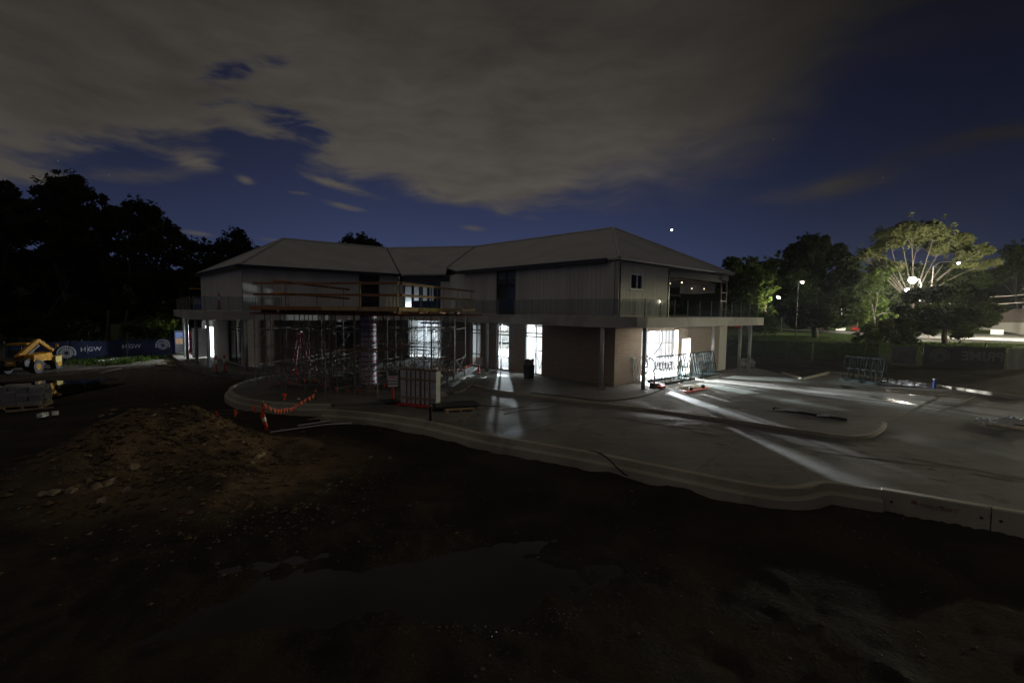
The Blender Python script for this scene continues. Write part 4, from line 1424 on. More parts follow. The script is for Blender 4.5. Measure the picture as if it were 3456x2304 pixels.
def bollard(loc, label, tilt=0.0, h=1.05):
    t = thing('bollard', label, 'bollard', loc, 'red delineator bollards')
    part('base', MB().lathe(loc, [(0.17, 0.0), (0.17, 0.03), (0.09, 0.06)], 14), M_RUBBER, t)
    v = Vector(loc)
    tp = v + Vector((tilt, 0, h))
    part('tube', MB().tube([v + Vector((0, 0, 0.05)), tp], 0.062, 12, 0.05), M_RED, t, smooth=False)
    part('white_band', MB().tube([v.lerp(tp, 0.58), v.lerp(tp, 0.82)], 0.060, 12, 0.057), M_REFLECT, t)
    part('cap', MB().lathe(tp, [(0.052, 0), (0.045, 0.03), (0.02, 0.045)], 12), M_RED, t)
    return t


bollard(G(730, 1260, -0.01), 'red bollard with white band, left of the pair by the left columns')
bollard(G(758, 1256, -0.01), 'red bollard with white band, right of the pair by the left columns')
bollard(G(1000, 1268), 'red bollard with white band beside the step ladder inside the scaffold')
bollard(D(740, 1042, 31.5) * 1.0, 'red bollard with white band up on the left balcony')
bollard(G(901, 1455, -0.42), 'leaning red bollard in the mud beside the dirt mound', -0.12, 0.62)


def sign(loc, label, rot, w=0.42, h=0.48, z=0.62):
    t = thing('danger_sign', label, 'sign', loc, 'danger signs on red posts')
    v = Vector(loc)
    d_ = Vector((math.cos(rot), math.sin(rot), 0))
    n_ = Vector((d_.y, -d_.x, 0))
    part('post_base', MB().lathe(loc, [(0.18, 0.0), (0.18, 0.03), (0.08, 0.06)], 14), M_RUBBER, t)
    part('post', MB().tube([v + Vector((0, 0, 0.05)), v + Vector((0, 0, z + h * 0.8))], 0.055, 12), M_RED, t)
    c = v + n_ * 0.075 + Vector((0, 0, z + h / 2))
    b_ = part('board', MB().obox(c, d_ * w, n_ * 0.012, Vector((0, 0, h))), M_WHITE, t)
    part('red_header', MB().obox(c + n_ * 0.007 + Vector((0, 0, h * 0.34)), d_ * (w * 0.92), n_ * 0.006, Vector((0, 0, h * 0.24))), M_RED, b_)
    part('lettering', text_mb('DANGER', h * 0.20, c + n_ * 0.012 + Vector((0, 0, h * 0.34)), d_, (0, 0, 1), bold=0.002), M_WHITE, b_)
    part('lettering', text_mb('WORKING', h * 0.19, c + n_ * 0.008 + Vector((0, 0, h * 0.02)), d_, (0, 0, 1), bold=0.004), M_BLACK, b_)
    part('lettering', text_mb('OVERHEAD', h * 0.165, c + n_ * 0.008 + Vector((0, 0, -h * 0.25)), d_, (0, 0, 1), bold=0.004), M_BLACK, b_)
    return t


sign(G(1326, 1350), 'danger sign reading working overhead on a red post left of the wrapped crate', 0.25)
sign(G(1616, 1264), 'danger sign reading working overhead on a red post by the tall windows', 0.1, 0.44, 0.52, 0.6)
pk = thing('picket', 'star picket with yellow cap wrapped in orange bunting by the dirt mound', 'picket', G(893, 1450, -0.42))
p = Vector(pk.location)
utube('stake', pk, M_BLACK, p, p + Vector((-0.06, 0, 1.02)), 0.022)
ubox('cap', pk, M_YELLOW_PLY, p + Vector((-0.06, 0, 1.04)), (0.06, 0, 0), (0, 0.06, 0), (0, 0, 0.06))
for k in range(9):
    z = 0.3 + 0.075 * k
    q = p + Vector((rnd.uniform(-.09, .02), rnd.uniform(-.06, .02), z))
    part('flag', MB().add([q + Vector((-.08, 0, .05)), q + Vector((.08, .02, .04)), q + Vector((rnd.uniform(-.04, .04), -.03, -.12)), q + Vector((0, .02, .03))], [(0, 1, 2), (0, 2, 3), (1, 3, 2), (0, 3, 1)]), M_ORANGE, pk)
pk2 = thing('picket', 'short orange capped picket behind the flags beside the round pavement', 'picket', G(960, 1372, -0.3))
p = Vector(pk2.location)
part('stake', MB().tube([p, p + Vector((0, 0, 0.5))], 0.04, 8), M_ORANGE, pk2)
part('cap', MB().lathe(p + Vector((0, 0, 0.5)), [(0.1, 0), (0.12, 0.04), (0.05, 0.09)], 10), M_ORANGE, pk2)
pk3 = thing('picket', 'dark picket with orange cap at the right end of the flags', 'picket', G(1065, 1352, -0.02))
p = Vector(pk3.location)
utube('stake', pk3, M_BLACK, p, p + Vector((0, 0, 0.42)), 0.022)
part('cap', MB().lathe(p + Vector((0, 0, 0.41)), [(0.03, 0), (0.045, 0.03), (0.02, 0.07)], 8), M_ORANGE, pk3)
vp = G(1008, 1368, -0.3)
solo('vent_pipe', MB().tube([vp, vp + Vector((0, 0, 0.32))], 0.06, 12), M_PIPE, 'short white pipe stub standing up between the flags', 'pipe', vp)


def post_stub(px, py, z, h, label, m, capm):
    b_ = G(px, py, z)
    t = thing('post', label, 'post', b_)
    ubox('shaft', t, m, b_ + Vector((0, 0, h / 2)), (0.09, 0, 0), (0, 0.09, 0), (0, 0, h))
    ubox('cap', t, capm, b_ + Vector((0, 0, h + 0.012)), (0.12, 0, 0), (0, 0.12, 0), (0, 0, 0.03))
    ubox('bracket', t, M_STEEL, b_ + Vector((0.06, -0.03, h * 0.35)), (0.02, 0, 0), (0, 0.03, 0), (0, 0, h * 0.5))
    return t


ps = post_stub(1453, 1462, -0.45, 1.0, 'black square post standing in the mud right at the near kerb', M_BLACK, M_STEEL)
for q in ((-0.14, -0.12, 0.16), (0.12, -0.05, 0.30)):
    ubox('yellow_tag', ps, M_YELLOW, Vector(ps.location) + Vector(q), (0.04, 0, 0), (0, 0.04, 0), (0, 0, 0.04))
post_stub(3152, 1310, 0, 0.5, 'dark post with pale cap at the far right kerb', M_BLUE, M_WHITE)

# ================================================================== wrapped crate on red pallet
c0, c1 = G(1350, 1362, -0.05), G(1462, 1374, -0.05)
dd = (c1 - c0).normalized()
nn_ = Vector((dd.y, -dd.x, 0))
Wd = (c1 - c0).length + 0.12
t = thing('wrapped_crate', 'tall plastic wrapped pack of panels with timber battens standing on a red pallet', 'crate', (c0 + c1) / 2)
mid = (c0 + c1) / 2 - nn_ * 0.3
zb = -0.12
part('panel_pack', MB().obox(mid + Vector((0, 0, zb + 0.16 + 0.72)), dd * Wd, nn_ * 0.34 , Vector((0, 0, 1.44))), M_PLASTIC, t)
f0 = mid + nn_ * 0.185
for x in (-0.32, -0.20, -0.07, 0.07, 0.19, 0.33):
    ubox('batten', t, mat('brown_batten', (0.17, 0.09, 0.06), 0.7, (0.12, 0.06, 0.045), 3.0), f0 + dd * (x * Wd) + Vector((0, 0, zb + 0.88)), dd * (0.075 if abs(x - 0.07) < .01 else 0.04), nn_ * 0.03, Vector((0, 0, 1.43)))
for z in (0.32, 1.12):
    ubox('crossbar', t, M_PLANK, f0 + nn_ * 0.025 + Vector((0, 0, zb + 0.1 + z)), dd * Wd, nn_ * 0.018, Vector((0, 0, 0.08)))
ubox('top_rail', t, mat('brown_batten', (0, 0, 0)), mid + Vector((0, 0, zb + 1.63)), dd * (Wd + .02), nn_ * 0.36, Vector((0, 0, 0.045)))
r_ = random.Random(4)
wr = MB()
for k in range(26):
    x, z = r_.uniform(-.48, .48) * Wd, r_.uniform(0.2, 1.5)
    a_ = r_.uniform(0, 3.14)
    v1 = dd * math.cos(a_) + Vector((0, 0, math.sin(a_)))
    l_ = r_.uniform(0.05, 0.22)
    c = f0 + nn_ * 0.04 + dd * x + Vector((0, 0, zb + z))
    w2 = v1.cross(nn_) * 0.012
    wr.add([c - v1 * l_, c + w2 + nn_ * .02, c + v1 * l_, c - w2], [(0, 1, 2, 3)])
part('plastic_wrap', wr, M_PLASTIC, t)['kind'] = 'stuff'
for k in range(5):
    ubox('pallet_board', t, M_RED, mid + nn_ * (0.42 - 0.2 * k) + Vector((0, 0, zb + 0.13)), dd * Wd, nn_ * 0.12, Vector((0, 0, 0.03)))
for x in (-0.42, 0.0, 0.42):
    ubox('pallet_bearer', t, M_RED, mid + dd * x * Wd + Vector((0, 0, zb + 0.05)), dd * 0.14, nn_ * 0.95, Vector((0, 0, 0.11)))
tri = [G(1470, 1290), G(1500, 1280)]
lp = MB().add([D(1473, 1240, 22.6), D(1473, 1274, 22.0), D(1496, 1270, 22.3), D(1473, 1240, 22.66), D(1473, 1274, 22.06), D(1496, 1270, 22.36)], [(0, 1, 2), (5, 4, 3), (0, 3, 4, 1), (1, 4, 5, 2), (2, 5, 3, 0)])
solo('leaning_sheet', lp, M_SOFFIT, 'triangular pale sheet leaning behind the wrapped crate', 'sheet', D(1473, 1274, 22.0))


# pallet with dark sheets on the drive
def pallet(loc, rot, label, m=M_PALE_TIMBER, L=1.2, Wp=1.1, group=None):
    t = thing('pallet', label, 'pallet', loc, group)
    v = Vector(loc)
    d_ = Vector((math.cos(rot), math.sin(rot), 0))
    n2 = Vector((-d_.y, d_.x, 0))
    for k in range(7):
        ubox('deck_board', t, m, v + n2 * (-0.5 + k / 6) * (Wp - 0.1) + Vector((0, 0, 0.125)), d_ * L, n2 * 0.1, Vector((0, 0, 0.022)))
    for k in (-1, 0, 1):
        ubox('bearer', t, m, v + d_ * k * (L / 2 - .05) + Vector((0, 0, 0.057)), d_ * 0.09, n2 * Wp, Vector((0, 0, 0.11)))
    return t


q = G(1545, 1383, -0.13)
pallet(q, 0.35, 'timber pallet lying on the drive under black sheets', group='timber pallets')
st = thing('sheet_stack', 'low stack of black formply sheets lying on the pallet on the drive', 'sheets', q + Vector((0, 0, 0.14)))
for k in range(4):
    ubox('sheet', st, M_BLACK, q + Vector((-0.25 + 0.05 * k, 0.25, 0.15 + 0.02 * k)), Vector((1.8, 0.6, 0)), Vector((-0.36, 1.05, 0)), (0, 0, 0.018))
a, b = G(1500, 1362, -0.11), G(1690, 1372, -0.11)
solo('timber_beam', MB().beam(a, b, 0.1, 0.05), M_BLACK, 'long dark timber lying behind the pallet across the drive', 'timber', (a + b) / 2)

# ================================================================== green glass racks
def glass_rack(a, b, label, sheets, h=1.55, side=1):
    a, b = Vector(a), Vector(b)
    d_ = (b - a).normalized()
    L = (b - a).length
    n2 = Vector((d_.y, -d_.x, 0))
    t = thing('glass_rack', label, 'glass rack', (a + b) / 2, 'green steel glass racks')
    c = (a + b) / 2
    Up = Vector((0, 0, 1))
    for s_ in (-1, 1):
        ubeam('base_beam', t, M_GREEN_STEEL, a + n2 * 0.55 * s_ + Up * 0.09, b + n2 * 0.55 * s_ + Up * 0.09, 0.08, 0.14)
        ubeam('top_rail', t, M_GREEN_STEEL, a + n2 * 0.07 * s_ + Up * h, b + n2 * 0.07 * s_ + Up * h, 0.05, 0.05)
        ubeam('mid_rail', t, M_GREEN_STEEL, a + n2 * 0.2 * s_ + Up * (h * 0.52), b + n2 * 0.2 * s_ + Up * (h * 0.52), 0.04, 0.04)
        nb = max(4, int(L / 0.28))
        for k in range(nb + 1):
            p = a.lerp(b, k / nb)
            ubeam('bar', t, M_GREEN_STEEL, p + n2 * 0.36 * s_ + Up * 0.15, p + n2 * 0.07 * s_ + Up * h, 0.045 if k in (0, nb) else 0.03, 0.04)
    for k in range(6):
        p = a.lerp(b, (k + 0.5) / 6)
        ubeam('base_slat', t, M_GREEN_STEEL, p - n2 * 0.6 + Up * 0.15, p + n2 * 0.6 + Up * 0.15, 0.09, 0.04)
    for k, (x, w_, hh, lab_) in enumerate(sheets):
        p = a.lerp(b, x)
        bt = p + n2 * (0.47 + 0.03 * k) + Up * 0.18
        tp = p + n2 * (0.22 + 0.03 * k) + Up * (0.18 + hh)
        up_ = tp - bt
        nn2 = up_.normalized().cross(d_)
        g_ = bpy.data.objects.new('glass_sheet', MB().obox((bt + tp) / 2, d_ * w_, nn2 * 0.012, up_).mesh('glass_sheet', M_GREENGLASS))
        C.objects.link(g_)
        g_['label'] = lab_
        g_['category'] = 'glass sheet'
        g_['group'] = 'glass sheets on the racks'
    return t


dW, nW, LW = wall_axes(RC, RE, 1)
gA = RC + dW * 2.62 - nW * 1.0
gB = RC + dW * 5.85 - nW * 1.05
gC = RC + dW * 6.45 - nW * 1.0
gD = RC + dW * 9.3 - nW * 0.95
glass_rack(gA, gB, 'green steel glass rack in front of the wide opening', [(0.60, 0.7, 0.95, 'wide green glass sheet leaning on the rack before the opening'), (0.86, 0.5, 1.2, 'tall green glass sheet at the right end of the rack before the opening')])
glass_rack(gC, gD, 'green steel glass rack by the brick wall right of the opening', [(0.62, 1.3, 0.75, 'broad low green glass sheet leaning on the rack by the brick wall')])
glass_rack(G(2852, 1282), G(2985, 1299), 'empty green steel glass rack at the far right kerb', [], 1.5)
u0 = RC + dW * 8.2 + nW * 2.2
glass_rack(u0 + Vector((0, 0, Z_S1)), u0 + dW * 2.4 + Vector((0, 0, Z_S1)), 'green steel glass rack up in the open first floor corner', [], 1.5)
p = RC + dW * 1.75 - nW * 0.35
t = thing('glazing_unit', 'framed glass unit leaning on the brick right of the building corner', 'glazing', p)
lean = nW * 0.28 + Vector((0, 0, 1.5))
for x in (-0.2, 0.2):
    ubeam('frame_stile', t, M_PIPE, p + dW * x, p + dW * x + lean, 0.05, 0.05)
for k in (0.03, 0.97):
    ubeam('frame_rail', t, M_PIPE, p - dW * 0.17 + lean * k, p + dW * 0.17 + lean * k, 0.05, 0.05)
part('pane', MB().obox(p + lean / 2, dW * 0.36, nW * 0.01, lean), M_GREENGLASS, t)
blk = G(2208, 1308)
t = thing('barrier_block', 'dark concrete block with a short upright tube at the opening threshold', 'block', blk)
ubox('block', t, mat('dark_concrete', (0.07, 0.065, 0.06), 0.8), blk + Vector((0, 0, 0.13)), dW * 0.5, nW * 0.3, (0, 0, 0.26))
utube('tube', t, M_STEEL, blk + Vector((0, 0, 0.26)), blk + Vector((0, 0, 0.85)), 0.05)
jk = G(2232, 1311)
t = thing('pallet_jack', 'small red trolley jack beside the dark block', 'jack', jk)
ubox('body', t, M_RED, jk + Vector((0, 0, 0.1)), dW * 0.42, nW * 0.22, (0, 0, 0.1))
utube('handle', t, M_RED, jk + Vector((0, 0, 0.14)), jk + Vector((-0.4, 0.25, 0.3)), 0.02)
for s_ in (-1, 1):
    part('wheel', MB().tube([jk + dW * 0.16 * s_ - nW * 0.13 + Vector((0, 0, .05)), jk + dW * 0.16 * s_ + nW * 0.13 + Vector((0, 0, .05))], 0.05, 10), M_BLACK, t)
a, b = G(2312, 1327), G(2388, 1312)
t = thing('lifting_beam', 'red steel beam lying flat in front of the glass racks', 'beam', (a + b) / 2)
ubeam('beam', t, M_RED, a + Vector((0, 0, 0.06)), b + Vector((0, 0, 0.06)), 0.14, 0.08)
for k in (0.25, 0.78):
    q = a.lerp(b, k)
    part('clamp', MB().lathe(q + Vector((0, 0, 0.1)), [(0.08, 0), (0.1, 0.1), (0.06, 0.14), (0.12, 0.17)], 12), M_BLACK, t)
for k in range(4):
    a, b = G(2285 + 14 * k, 1312 + k * 2), G(2345 + 12 * k, 1301 + k * 2)
    solo('batten', MB().beam(a + Vector((0, 0, 0.03)), b + Vector((0, 0, 0.03)), 0.06, 0.05), M_PLANK, 'loose batten on the ground between the glass racks and the red beam', 'batten', (a + b) / 2, 'loose battens by the racks')

# unfinished interiors behind the bright windows
for k, (x, y, dx_, dy_, lab) in enumerate(((-0.75, 36.0, 0.75, 0.2, 'folding trestle standing behind the middle tall window'), (1.95, 31.6, -0.5, 0.6, 'folding trestle standing behind the widest tall window'), (-4.2, 36.6, 0.8, -0.3, 'folding trestle standing behind the left tall window'))):
    t = thing('trestle', lab, 'trestle', (x, y, 0.012), 'trestles inside the building')
    c = Vector((x, y, 0.012))
    e_ = Vector((dx_, dy_, 0)) * 0.5
    s_ = Vector((-dy_, dx_, 0)).normalized() * 0.35
    for sg in (-1, 1):
        for v in (-1, 1):
            ubeam('leg', t, M_FRAME, c + e_ * sg + s_ * v, c + e_ * sg + Vector((0, 0, 1.3)), 0.035, 0.035)
    hgt = 1.5 if k == 0 else 1.3  # first trestle's top raised and deepened to block the lamp beam
    ubeam('top', t, M_FRAME, c - e_ * 1.3 + Vector((0, 0, hgt)), c + e_ * 1.3 + Vector((0, 0, hgt)), 0.12, 0.2 if k == 0 else 0.06)
    ubeam('brace', t, M_FRAME, c - e_ + s_ * 0.6 + Vector((0, 0, 0.35)), c + e_ + s_ * 0.3 + Vector((0, 0, 0.95)), 0.025, 0.025)
M_DUCT = mat('duct_grey', (0.22, 0.24, 0.26), 0.5)
for a_, b_ in (((-7.6, 37.9), (6.5, 30.5)), ((-2.5, 37.0), (9.5, 33.0)), ((-8.5, 40.5), (4.0, 36.0))):
    part('ceiling_pipe', MB().tube([(a_[0], a_[1], 2.98), (b_[0], b_[1], 2.98)], 0.07, 8), M_DUCT, bld)
for k in range(7):
    p = Vector((-8.4 + 0.55 * k, 40.2 - 0.1 * k, 0.012))
    ubox('stud', bld, mat('stud_grey', (0, 0, 0)), p + Vector((0, 0, 1.6)), (0.05, 0, 0), (0, 0.08, 0), (0, 0, 3.2))

# hose coil and hanging cable in the opening
hc = RC + dW * 3.7 + nW * 0.9
t = thing('hose_coil', 'big coils of ribbed black hose standing in the bright opening', 'hose', hc)
for k in range(6):
    c = hc + dW * (0.5 * (k % 3) + 0.08 * k) + nW * (0.1 * k) + Vector((0, 0, 0.72))
    rr = 0.55 + 0.04 * (k % 2)
    tl = rnd.uniform(-.35, .35)
    ring_ = [c + dW * rr * math.cos(a) + Vector((0, 0, 1)) * rr * math.sin(a) + nW * tl * math.sin(a + k) for a in [2 * math.pi * j / 28 for j in range(29)]]
    part('hose_loop', MB().tube(ring_, 0.06, 8), M_RUBBER, t, smooth=True)
part('hose_tail', MB().tube(smooth_poly([hc + dW * 0.9 + Vector((0, 0, 0.75)), hc + dW * 0.5 + Vector((0, 0, 0.5)), hc - dW * 0.3 + Vector((0, 0, 0.35)), hc - dW * 0.8 + Vector((0, 0, 0.8))], 24), 0.06, 8), M_RUBBER, t, smooth=True)
p = RC + dW * 4.55 - nW * 0.03
solo('cable', MB().tube(smooth_poly([p + Vector((0, 0, 3.0)), p + dW * 0.05 - nW * 0.05 + Vector((0, 0, 2.4)), p + dW * 0.03 + nW * 0.3 + Vector((0, 0, 1.7)), p - dW * 0.4 + nW * 0.8 + Vector((0, 0, 1.0)), p - dW * 0.9 + nW * 1.1 + Vector((0, 0, 0.55))], 40), 0.035, 8),
     M_RUBBER, 'thick black cable hanging down from the top of the wide opening', 'cable', p, smooth=True)
solo('cable', MB().tube([v + Vector((0, 0, 0.03)) for v in smooth_poly([G(2245, 1312), G(2178, 1336), G(2100, 1350), G(2020, 1353), G(1900, 1338), G(1790, 1326)], 60)], 0.022, 6), M_RUBBER,
     'black cable snaking over the paving left of the racks', 'cable', G(2100, 1350), smooth=True)
solo('hose', MB().tube([v + Vector((0, 0, 0.0)) for v in smooth_poly([G(1985, 1520, -.05), G(2020, 1527, 0.04), G(2050, 1545, 0.05), G(2085, 1580, -0.15), G(2110, 1600, -0.3), G(2140, 1607, -0.42)], 50)], 0.022, 6), M_RUBBER,
     'black hose lying over the near kerb down into the mud', 'hose', G(2050, 1545), smooth=True)
solo('hose', MB().tube([v + Vector((0, 0, 0.02)) for v in smooth_poly([G(1560, 1283), G(1575, 1272), G(1600, 1266), G(1632, 1268), G(1640, 1273), G(1615, 1277), G(1585, 1275), G(1600, 1270), G(1625, 1272)], 70)], 0.025, 6), M_PIPE,
     'pale hose loosely coiled on the lit paving by the tall windows', 'hose', G(1600, 1270), smooth=True)
solo('cable', MB().tube([v + Vector((0, 0, 0.02)) for v in smooth_poly([G(1690, 1385, -.13), G(1760, 1375, -.13), G(1800, 1360, -.13), G(1850, 1357, -.13), G(1890, 1366, -.13), G(1840, 1382, -.13), G(1760, 1388, -.13), G(1700, 1400, -.13)], 60)], 0.02, 6), M_RUBBER,
     'black cable loop lying on the wet drive beside the light patch', 'cable', G(1800, 1375, -.13), smooth=True)
lb = G(1785, 1276)
t = thing('sheet_bin', 'dark bin full of offcuts standing before the widest bright window', 'bin', lb)
part('body', MB().lathe(lb, [(0.30, 0.0), (0.34, 0.8), (0.35, 0.82)], 4), M_BLACK, t)
for k in range(6):
    ubox('offcut', t, M_DARKPLY, lb + Vector((-.2 + .08 * k, .05 * (k % 2), 0.85 + 0.04 * (k % 3))), (0.06, 0.02, 0), (-.05, 0.25, 0), (0.02 * (k - 2), 0, 0.5))
bk = G(1950, 1284)
solo('bollard_stub', MB().tube([bk, bk + Vector((0, 0, 0.35))], 0.07, 12), M_PIPE, 'short pale pipe stub standing by the brick wall', 'pipe', bk)

# ================================================================== loose things on the right hand concrete
a, b = G(2610, 1381), G(2860, 1420)
t = thing('steel_section', 'long dark steel section with torn plastic lying on the right paving', 'steel section', (a + b) / 2)
ubeam('bar', t, M_BLACK, a + Vector((0, 0, 0.05)), b + Vector((0, 0, 0.05)), 0.12, 0.1)


def crumple(c, rx, ry, h, seed, ang=0.0, n=16):
    mb = MB()
    for j in range(n + 1):
        for i in range(n + 1):
            u, v = i / n * 2 - 1, j / n * 2 - 1
            e = max(0.0, 1 - (u * u + v * v) ** 0.5 * (0.85 + 0.3 * noise.noise(Vector((u * 2, v * 2, seed)))))
            z = h * e * (0.5 + 0.9 * abs(noise.noise(Vector((u * 4, v * 4, seed + 5.0))))) + 0.012 * (e > 0)
            x_, y_ = u * rx, v * ry
            mb.v.append(Vector(c) + Vector((x_ * math.cos(ang) - y_ * math.sin(ang), x_ * math.sin(ang) + y_ * math.cos(ang), z - 0.01)))
    for j in range(n):
        for i in range(n):
            q = j * (n + 1) + i
            mb.f.append((q, q + 1, q + n + 2, q + n + 1))
    return mb


part('torn_plastic', crumple(a.lerp(b, 0.3) + Vector((0, 0, 0.06)), 0.7, 0.12, 0.12, 2, -0.5), M_PLASTIC, t)
part('torn_plastic', crumple(a.lerp(b, 0.75) + Vector((0, 0, 0.06)), 0.35, 0.1, 0.12, 6, -0.5), M_PLASTIC, t)
solo('plastic_heap', crumple(G(3052, 1300), 1.5, 0.5, 0.42, 9, -0.4, 34), M_PLASTIC, 'crumpled white plastic heap beside the far right kerb', 'plastic sheet', G(3052, 1300))
solo('plastic_sheet', crumple(G(3405, 1428), 1.0, 0.4, 0.34, 14, -0.2, 40), M_PLASTIC, 'crumpled clear plastic sheet on the concrete at the right edge', 'plastic sheet', G(3400, 1432))
for k in range(3):
    a, b = G(3318 + 6 * k, 1418 + 9 * k), G(3460, 1440 + 8 * k)
    solo('plank', MB().beam(a + Vector((0, 0, 0.03)), b + Vector((0, 0, 0.03)), 0.14, 0.05), M_PLANK, ('farthest', 'middle', 'nearest')[k] + ' of three planks under the clear plastic sheet at the right edge', 'plank', (a + b) / 2, 'planks under the plastic')
bgp = G(2523, 1236, -0.1)
bag = MB()
for j in range(9):
    v = j / 8
    for i in range(20):
        an = 2 * math.pi * i / 20
        rr = 0.46 * (abs(math.cos(an)) ** 4 + abs(math.sin(an)) ** 4) ** -0.25 * (1.05 - 0.25 * v ** 2) * (0.55 if j == 8 else 1.0)
        nn0 = noise.noise(Vector((math.cos(an) * 1.5, math.sin(an) * 1.5, v * 2.5)))
        bag.v.append(bgp + Vector((rr * math.cos(an) * (1 + 0.2 * nn0), rr * math.sin(an) * (1 + 0.2 * nn0), 0.62 * v * (1 + 0.25 * nn0) - (0.1 if j == 8 else 0))))
for j in range(8):
    for i in range(20):
        bag.f.append((j * 20 + i, j * 20 + (i + 1) % 20, j * 20 + 20 + (i + 1) % 20, j * 20 + 20 + i))
bag.f.append(tuple(range(160, 180)))
solo('bulk_bag', bag, mat('woven_bag', (0.42, 0.41, 0.38), 0.8, (0.26, 0.25, 0.23), 5.0), 'slumped white bulk bag beyond the rightmost columns', 'bag', bgp)
for k, (px, py) in enumerate(((2470, 1098), (2490, 1099))):
    p = D(px, py, 32.3)
    mb = MB()
    for j in range(5):
        c = p + Vector((rnd.uniform(-.12, .12), rnd.uniform(-.1, .1), rnd.uniform(-.2, 0)))
        mb.obox(c, (0.16, 0.02, 0.05), (0, 0.02, 0.0), (0.03, 0, 0.16))
    part('rag', mb, M_RED, thing('red_flag_bundle', ('left' if k == 0 else 'right') + ' bundle of red flags tied up under the balcony end', 'flags', p, 'red flag bundles'))
for k, (px, py, rx, ry) in enumerate(((2998, 1348, 0.35, 1.1), (3140, 1334, 0.8, 0.3), (3190, 1362, 0.7, 0.2), (2858, 1305, 0.3, 0.5), (1690, 1375, 0.4, 0.3), (1745, 1440, 0.3, 0.25))):
    c = G(px, py, 0.004 if px > 2000 else -0.128)
    r2 = random.Random(k + 40)
    ph = [r2.uniform(0, 6.28) for _ in range(4)]
    vs = []
    for i in range(32):
        a_ = 2 * math.pi * i / 32
        kk = 1 + 0.25 * math.sin(2 * a_ + ph[0]) + 0.2 * math.sin(3 * a_ + ph[1]) + 0.12 * math.sin(5 * a_ + ph[2])
        vs.append(c + Vector((rx * kk * math.cos(a_), ry * kk * math.sin(a_), 0)))
    struct('puddle', MB().add(vs, [tuple(range(32))]), M_PUD)

# ================================================================== mud area: pipes, stockpile rocks, pallets, machine
for k, (pts_, lab) in enumerate((([(913, 1466), (1000, 1449), (1102, 1434), (1187, 1431)], 'bent white pipe nearest the dirt mound lying on the mud'),
                                 ([(1005, 1440), (1120, 1423), (1229, 1401)], 'straight white pipe lying across the mud to the kerb'),
                                 ([(1010, 1382), (1062, 1382)], 'short white pipe length lying beside the round pavement'))):
    P = [Vector((v.x, v.y, height(v.x, v.y) + 0.05)) for v in [G(x, y, -0.42) for x, y in pts_]]
    solo('pipe', MB().tube(P, 0.028, 8), M_PIPE, lab, 'pipe', P[0], 'white pipes on the mud')
P = G(1120, 1409, -0.4)
solo('steel_sheet', MB().add([G(1035, 1415, -0.4), G(1130, 1409, -0.4), G(1222, 1402, -0.4), G(1190, 1391, -0.38), G(1120, 1398, -0.36)] + [v - Vector((0, 0, .03)) for v in (G(1035, 1415, -0.4), G(1130, 1409, -0.4), G(1222, 1402, -0.4), G(1190, 1391, -0.38), G(1120, 1398, -0.36))],
                             [(0, 1, 2, 3, 4), (9, 8, 7, 6, 5)] + [(i, 5 + i, 5 + (i + 1) % 5, (i + 1) % 5) for i in range(5)]), M_STEEL, 'flat grey steel sheet lying on the mud behind the pipes', 'sheet', P)


def rock_mesh(seed, m, name):
    bm = bmesh.new()
    bmesh.ops.create_icosphere(bm, subdivisions=2, radius=1.0)
    for v in bm.verts:
        q = v.co * 1.1 + Vector((seed * 3.1, 0, seed))
        v.co *= 0.85 + 0.38 * noise.noise(q) + 0.12 * noise.noise(q * 3.0)
        v.co.z *= 0.75
    me = bpy.data.meshes.new(name)
    bm.to_mesh(me)
    bm.free()
    me.materials.append(m)
    return me


RM = [rock_mesh(k, M_ROCK, 'rock') for k in range(6)]
big_px = [(385, 1382, .13), (375, 1398, .13), (475, 1438, .17), (560, 1365, .12), (620, 1372, .1), (455, 1572, .2), (330, 1640, .17), (366, 1630, .22), (430, 1655, .16), (240, 1655, .16), (190, 1660, .18), (150, 1665, .15),
          (350, 1690, .2), (375, 1420, .12), (340, 1405, .13), (480, 1395, .1), (400, 1450, .12), (520, 1480, .1), (870, 1541, .13), (885, 1530, .11), (855, 1515, .1), (850, 1560, .1), (730, 1472, .09), (645, 1648, .1),
          (300, 1540, .12), (450, 1520, .11), (570, 1420, .09), (820, 1490, .09), (690, 1500, .08), (1250, 1542, .1), (1315, 1545, .08), (1015, 1477, .09), (1285, 1452, .07)]
for k, (px, py, r_) in enumerate(big_px):
    v = G(px, py, -0.4)
    for _ in range(14):      # walk down the sight line to the mound's surface
        h_ = height(v.x, v.y)
        v = v.lerp(G(px, py, h_), 0.5)
    o_ = bpy.data.objects.new('rock', RM[k % 6])
    C.objects.link(o_)
    o_.location = (v.x, v.y, height(v.x, v.y) - r_ * 0.06)
    o_.scale = (r_ * rnd.uniform(.8, 1.2), r_ * rnd.uniform(.7, 1.1), r_ * rnd.uniform(.5, .8))
    o_.rotation_euler = (rnd.uniform(-.4, .4), rnd.uniform(-.4, .4), rnd.uniform(0, 6))
    on = k < 29
    o_['label'] = 'broken sandstone rock lying on the dirt mound' if on else 'lone stone lying on the flat mud before the kerb'
    o_['category'] = 'rock'
    o_['group'] = 'rocks on the dirt mound' if on else 'stones on the mud'
peb = MB()
ico = [(0, 0, 1), (.9, 0, .3), (.28, .85, .3), (-.72, .53, .3), (-.72, -.53, .3), (.28, -.85, .3), (0, 0, -.6)]
icf = [(0, 1, 2), (0, 2, 3), (0, 3, 4), (0, 4, 5), (0, 5, 1), (6, 2, 1), (6, 3, 2), (6, 4, 3), (6, 5, 4), (6, 1, 5)]
r2 = random.Random(77)


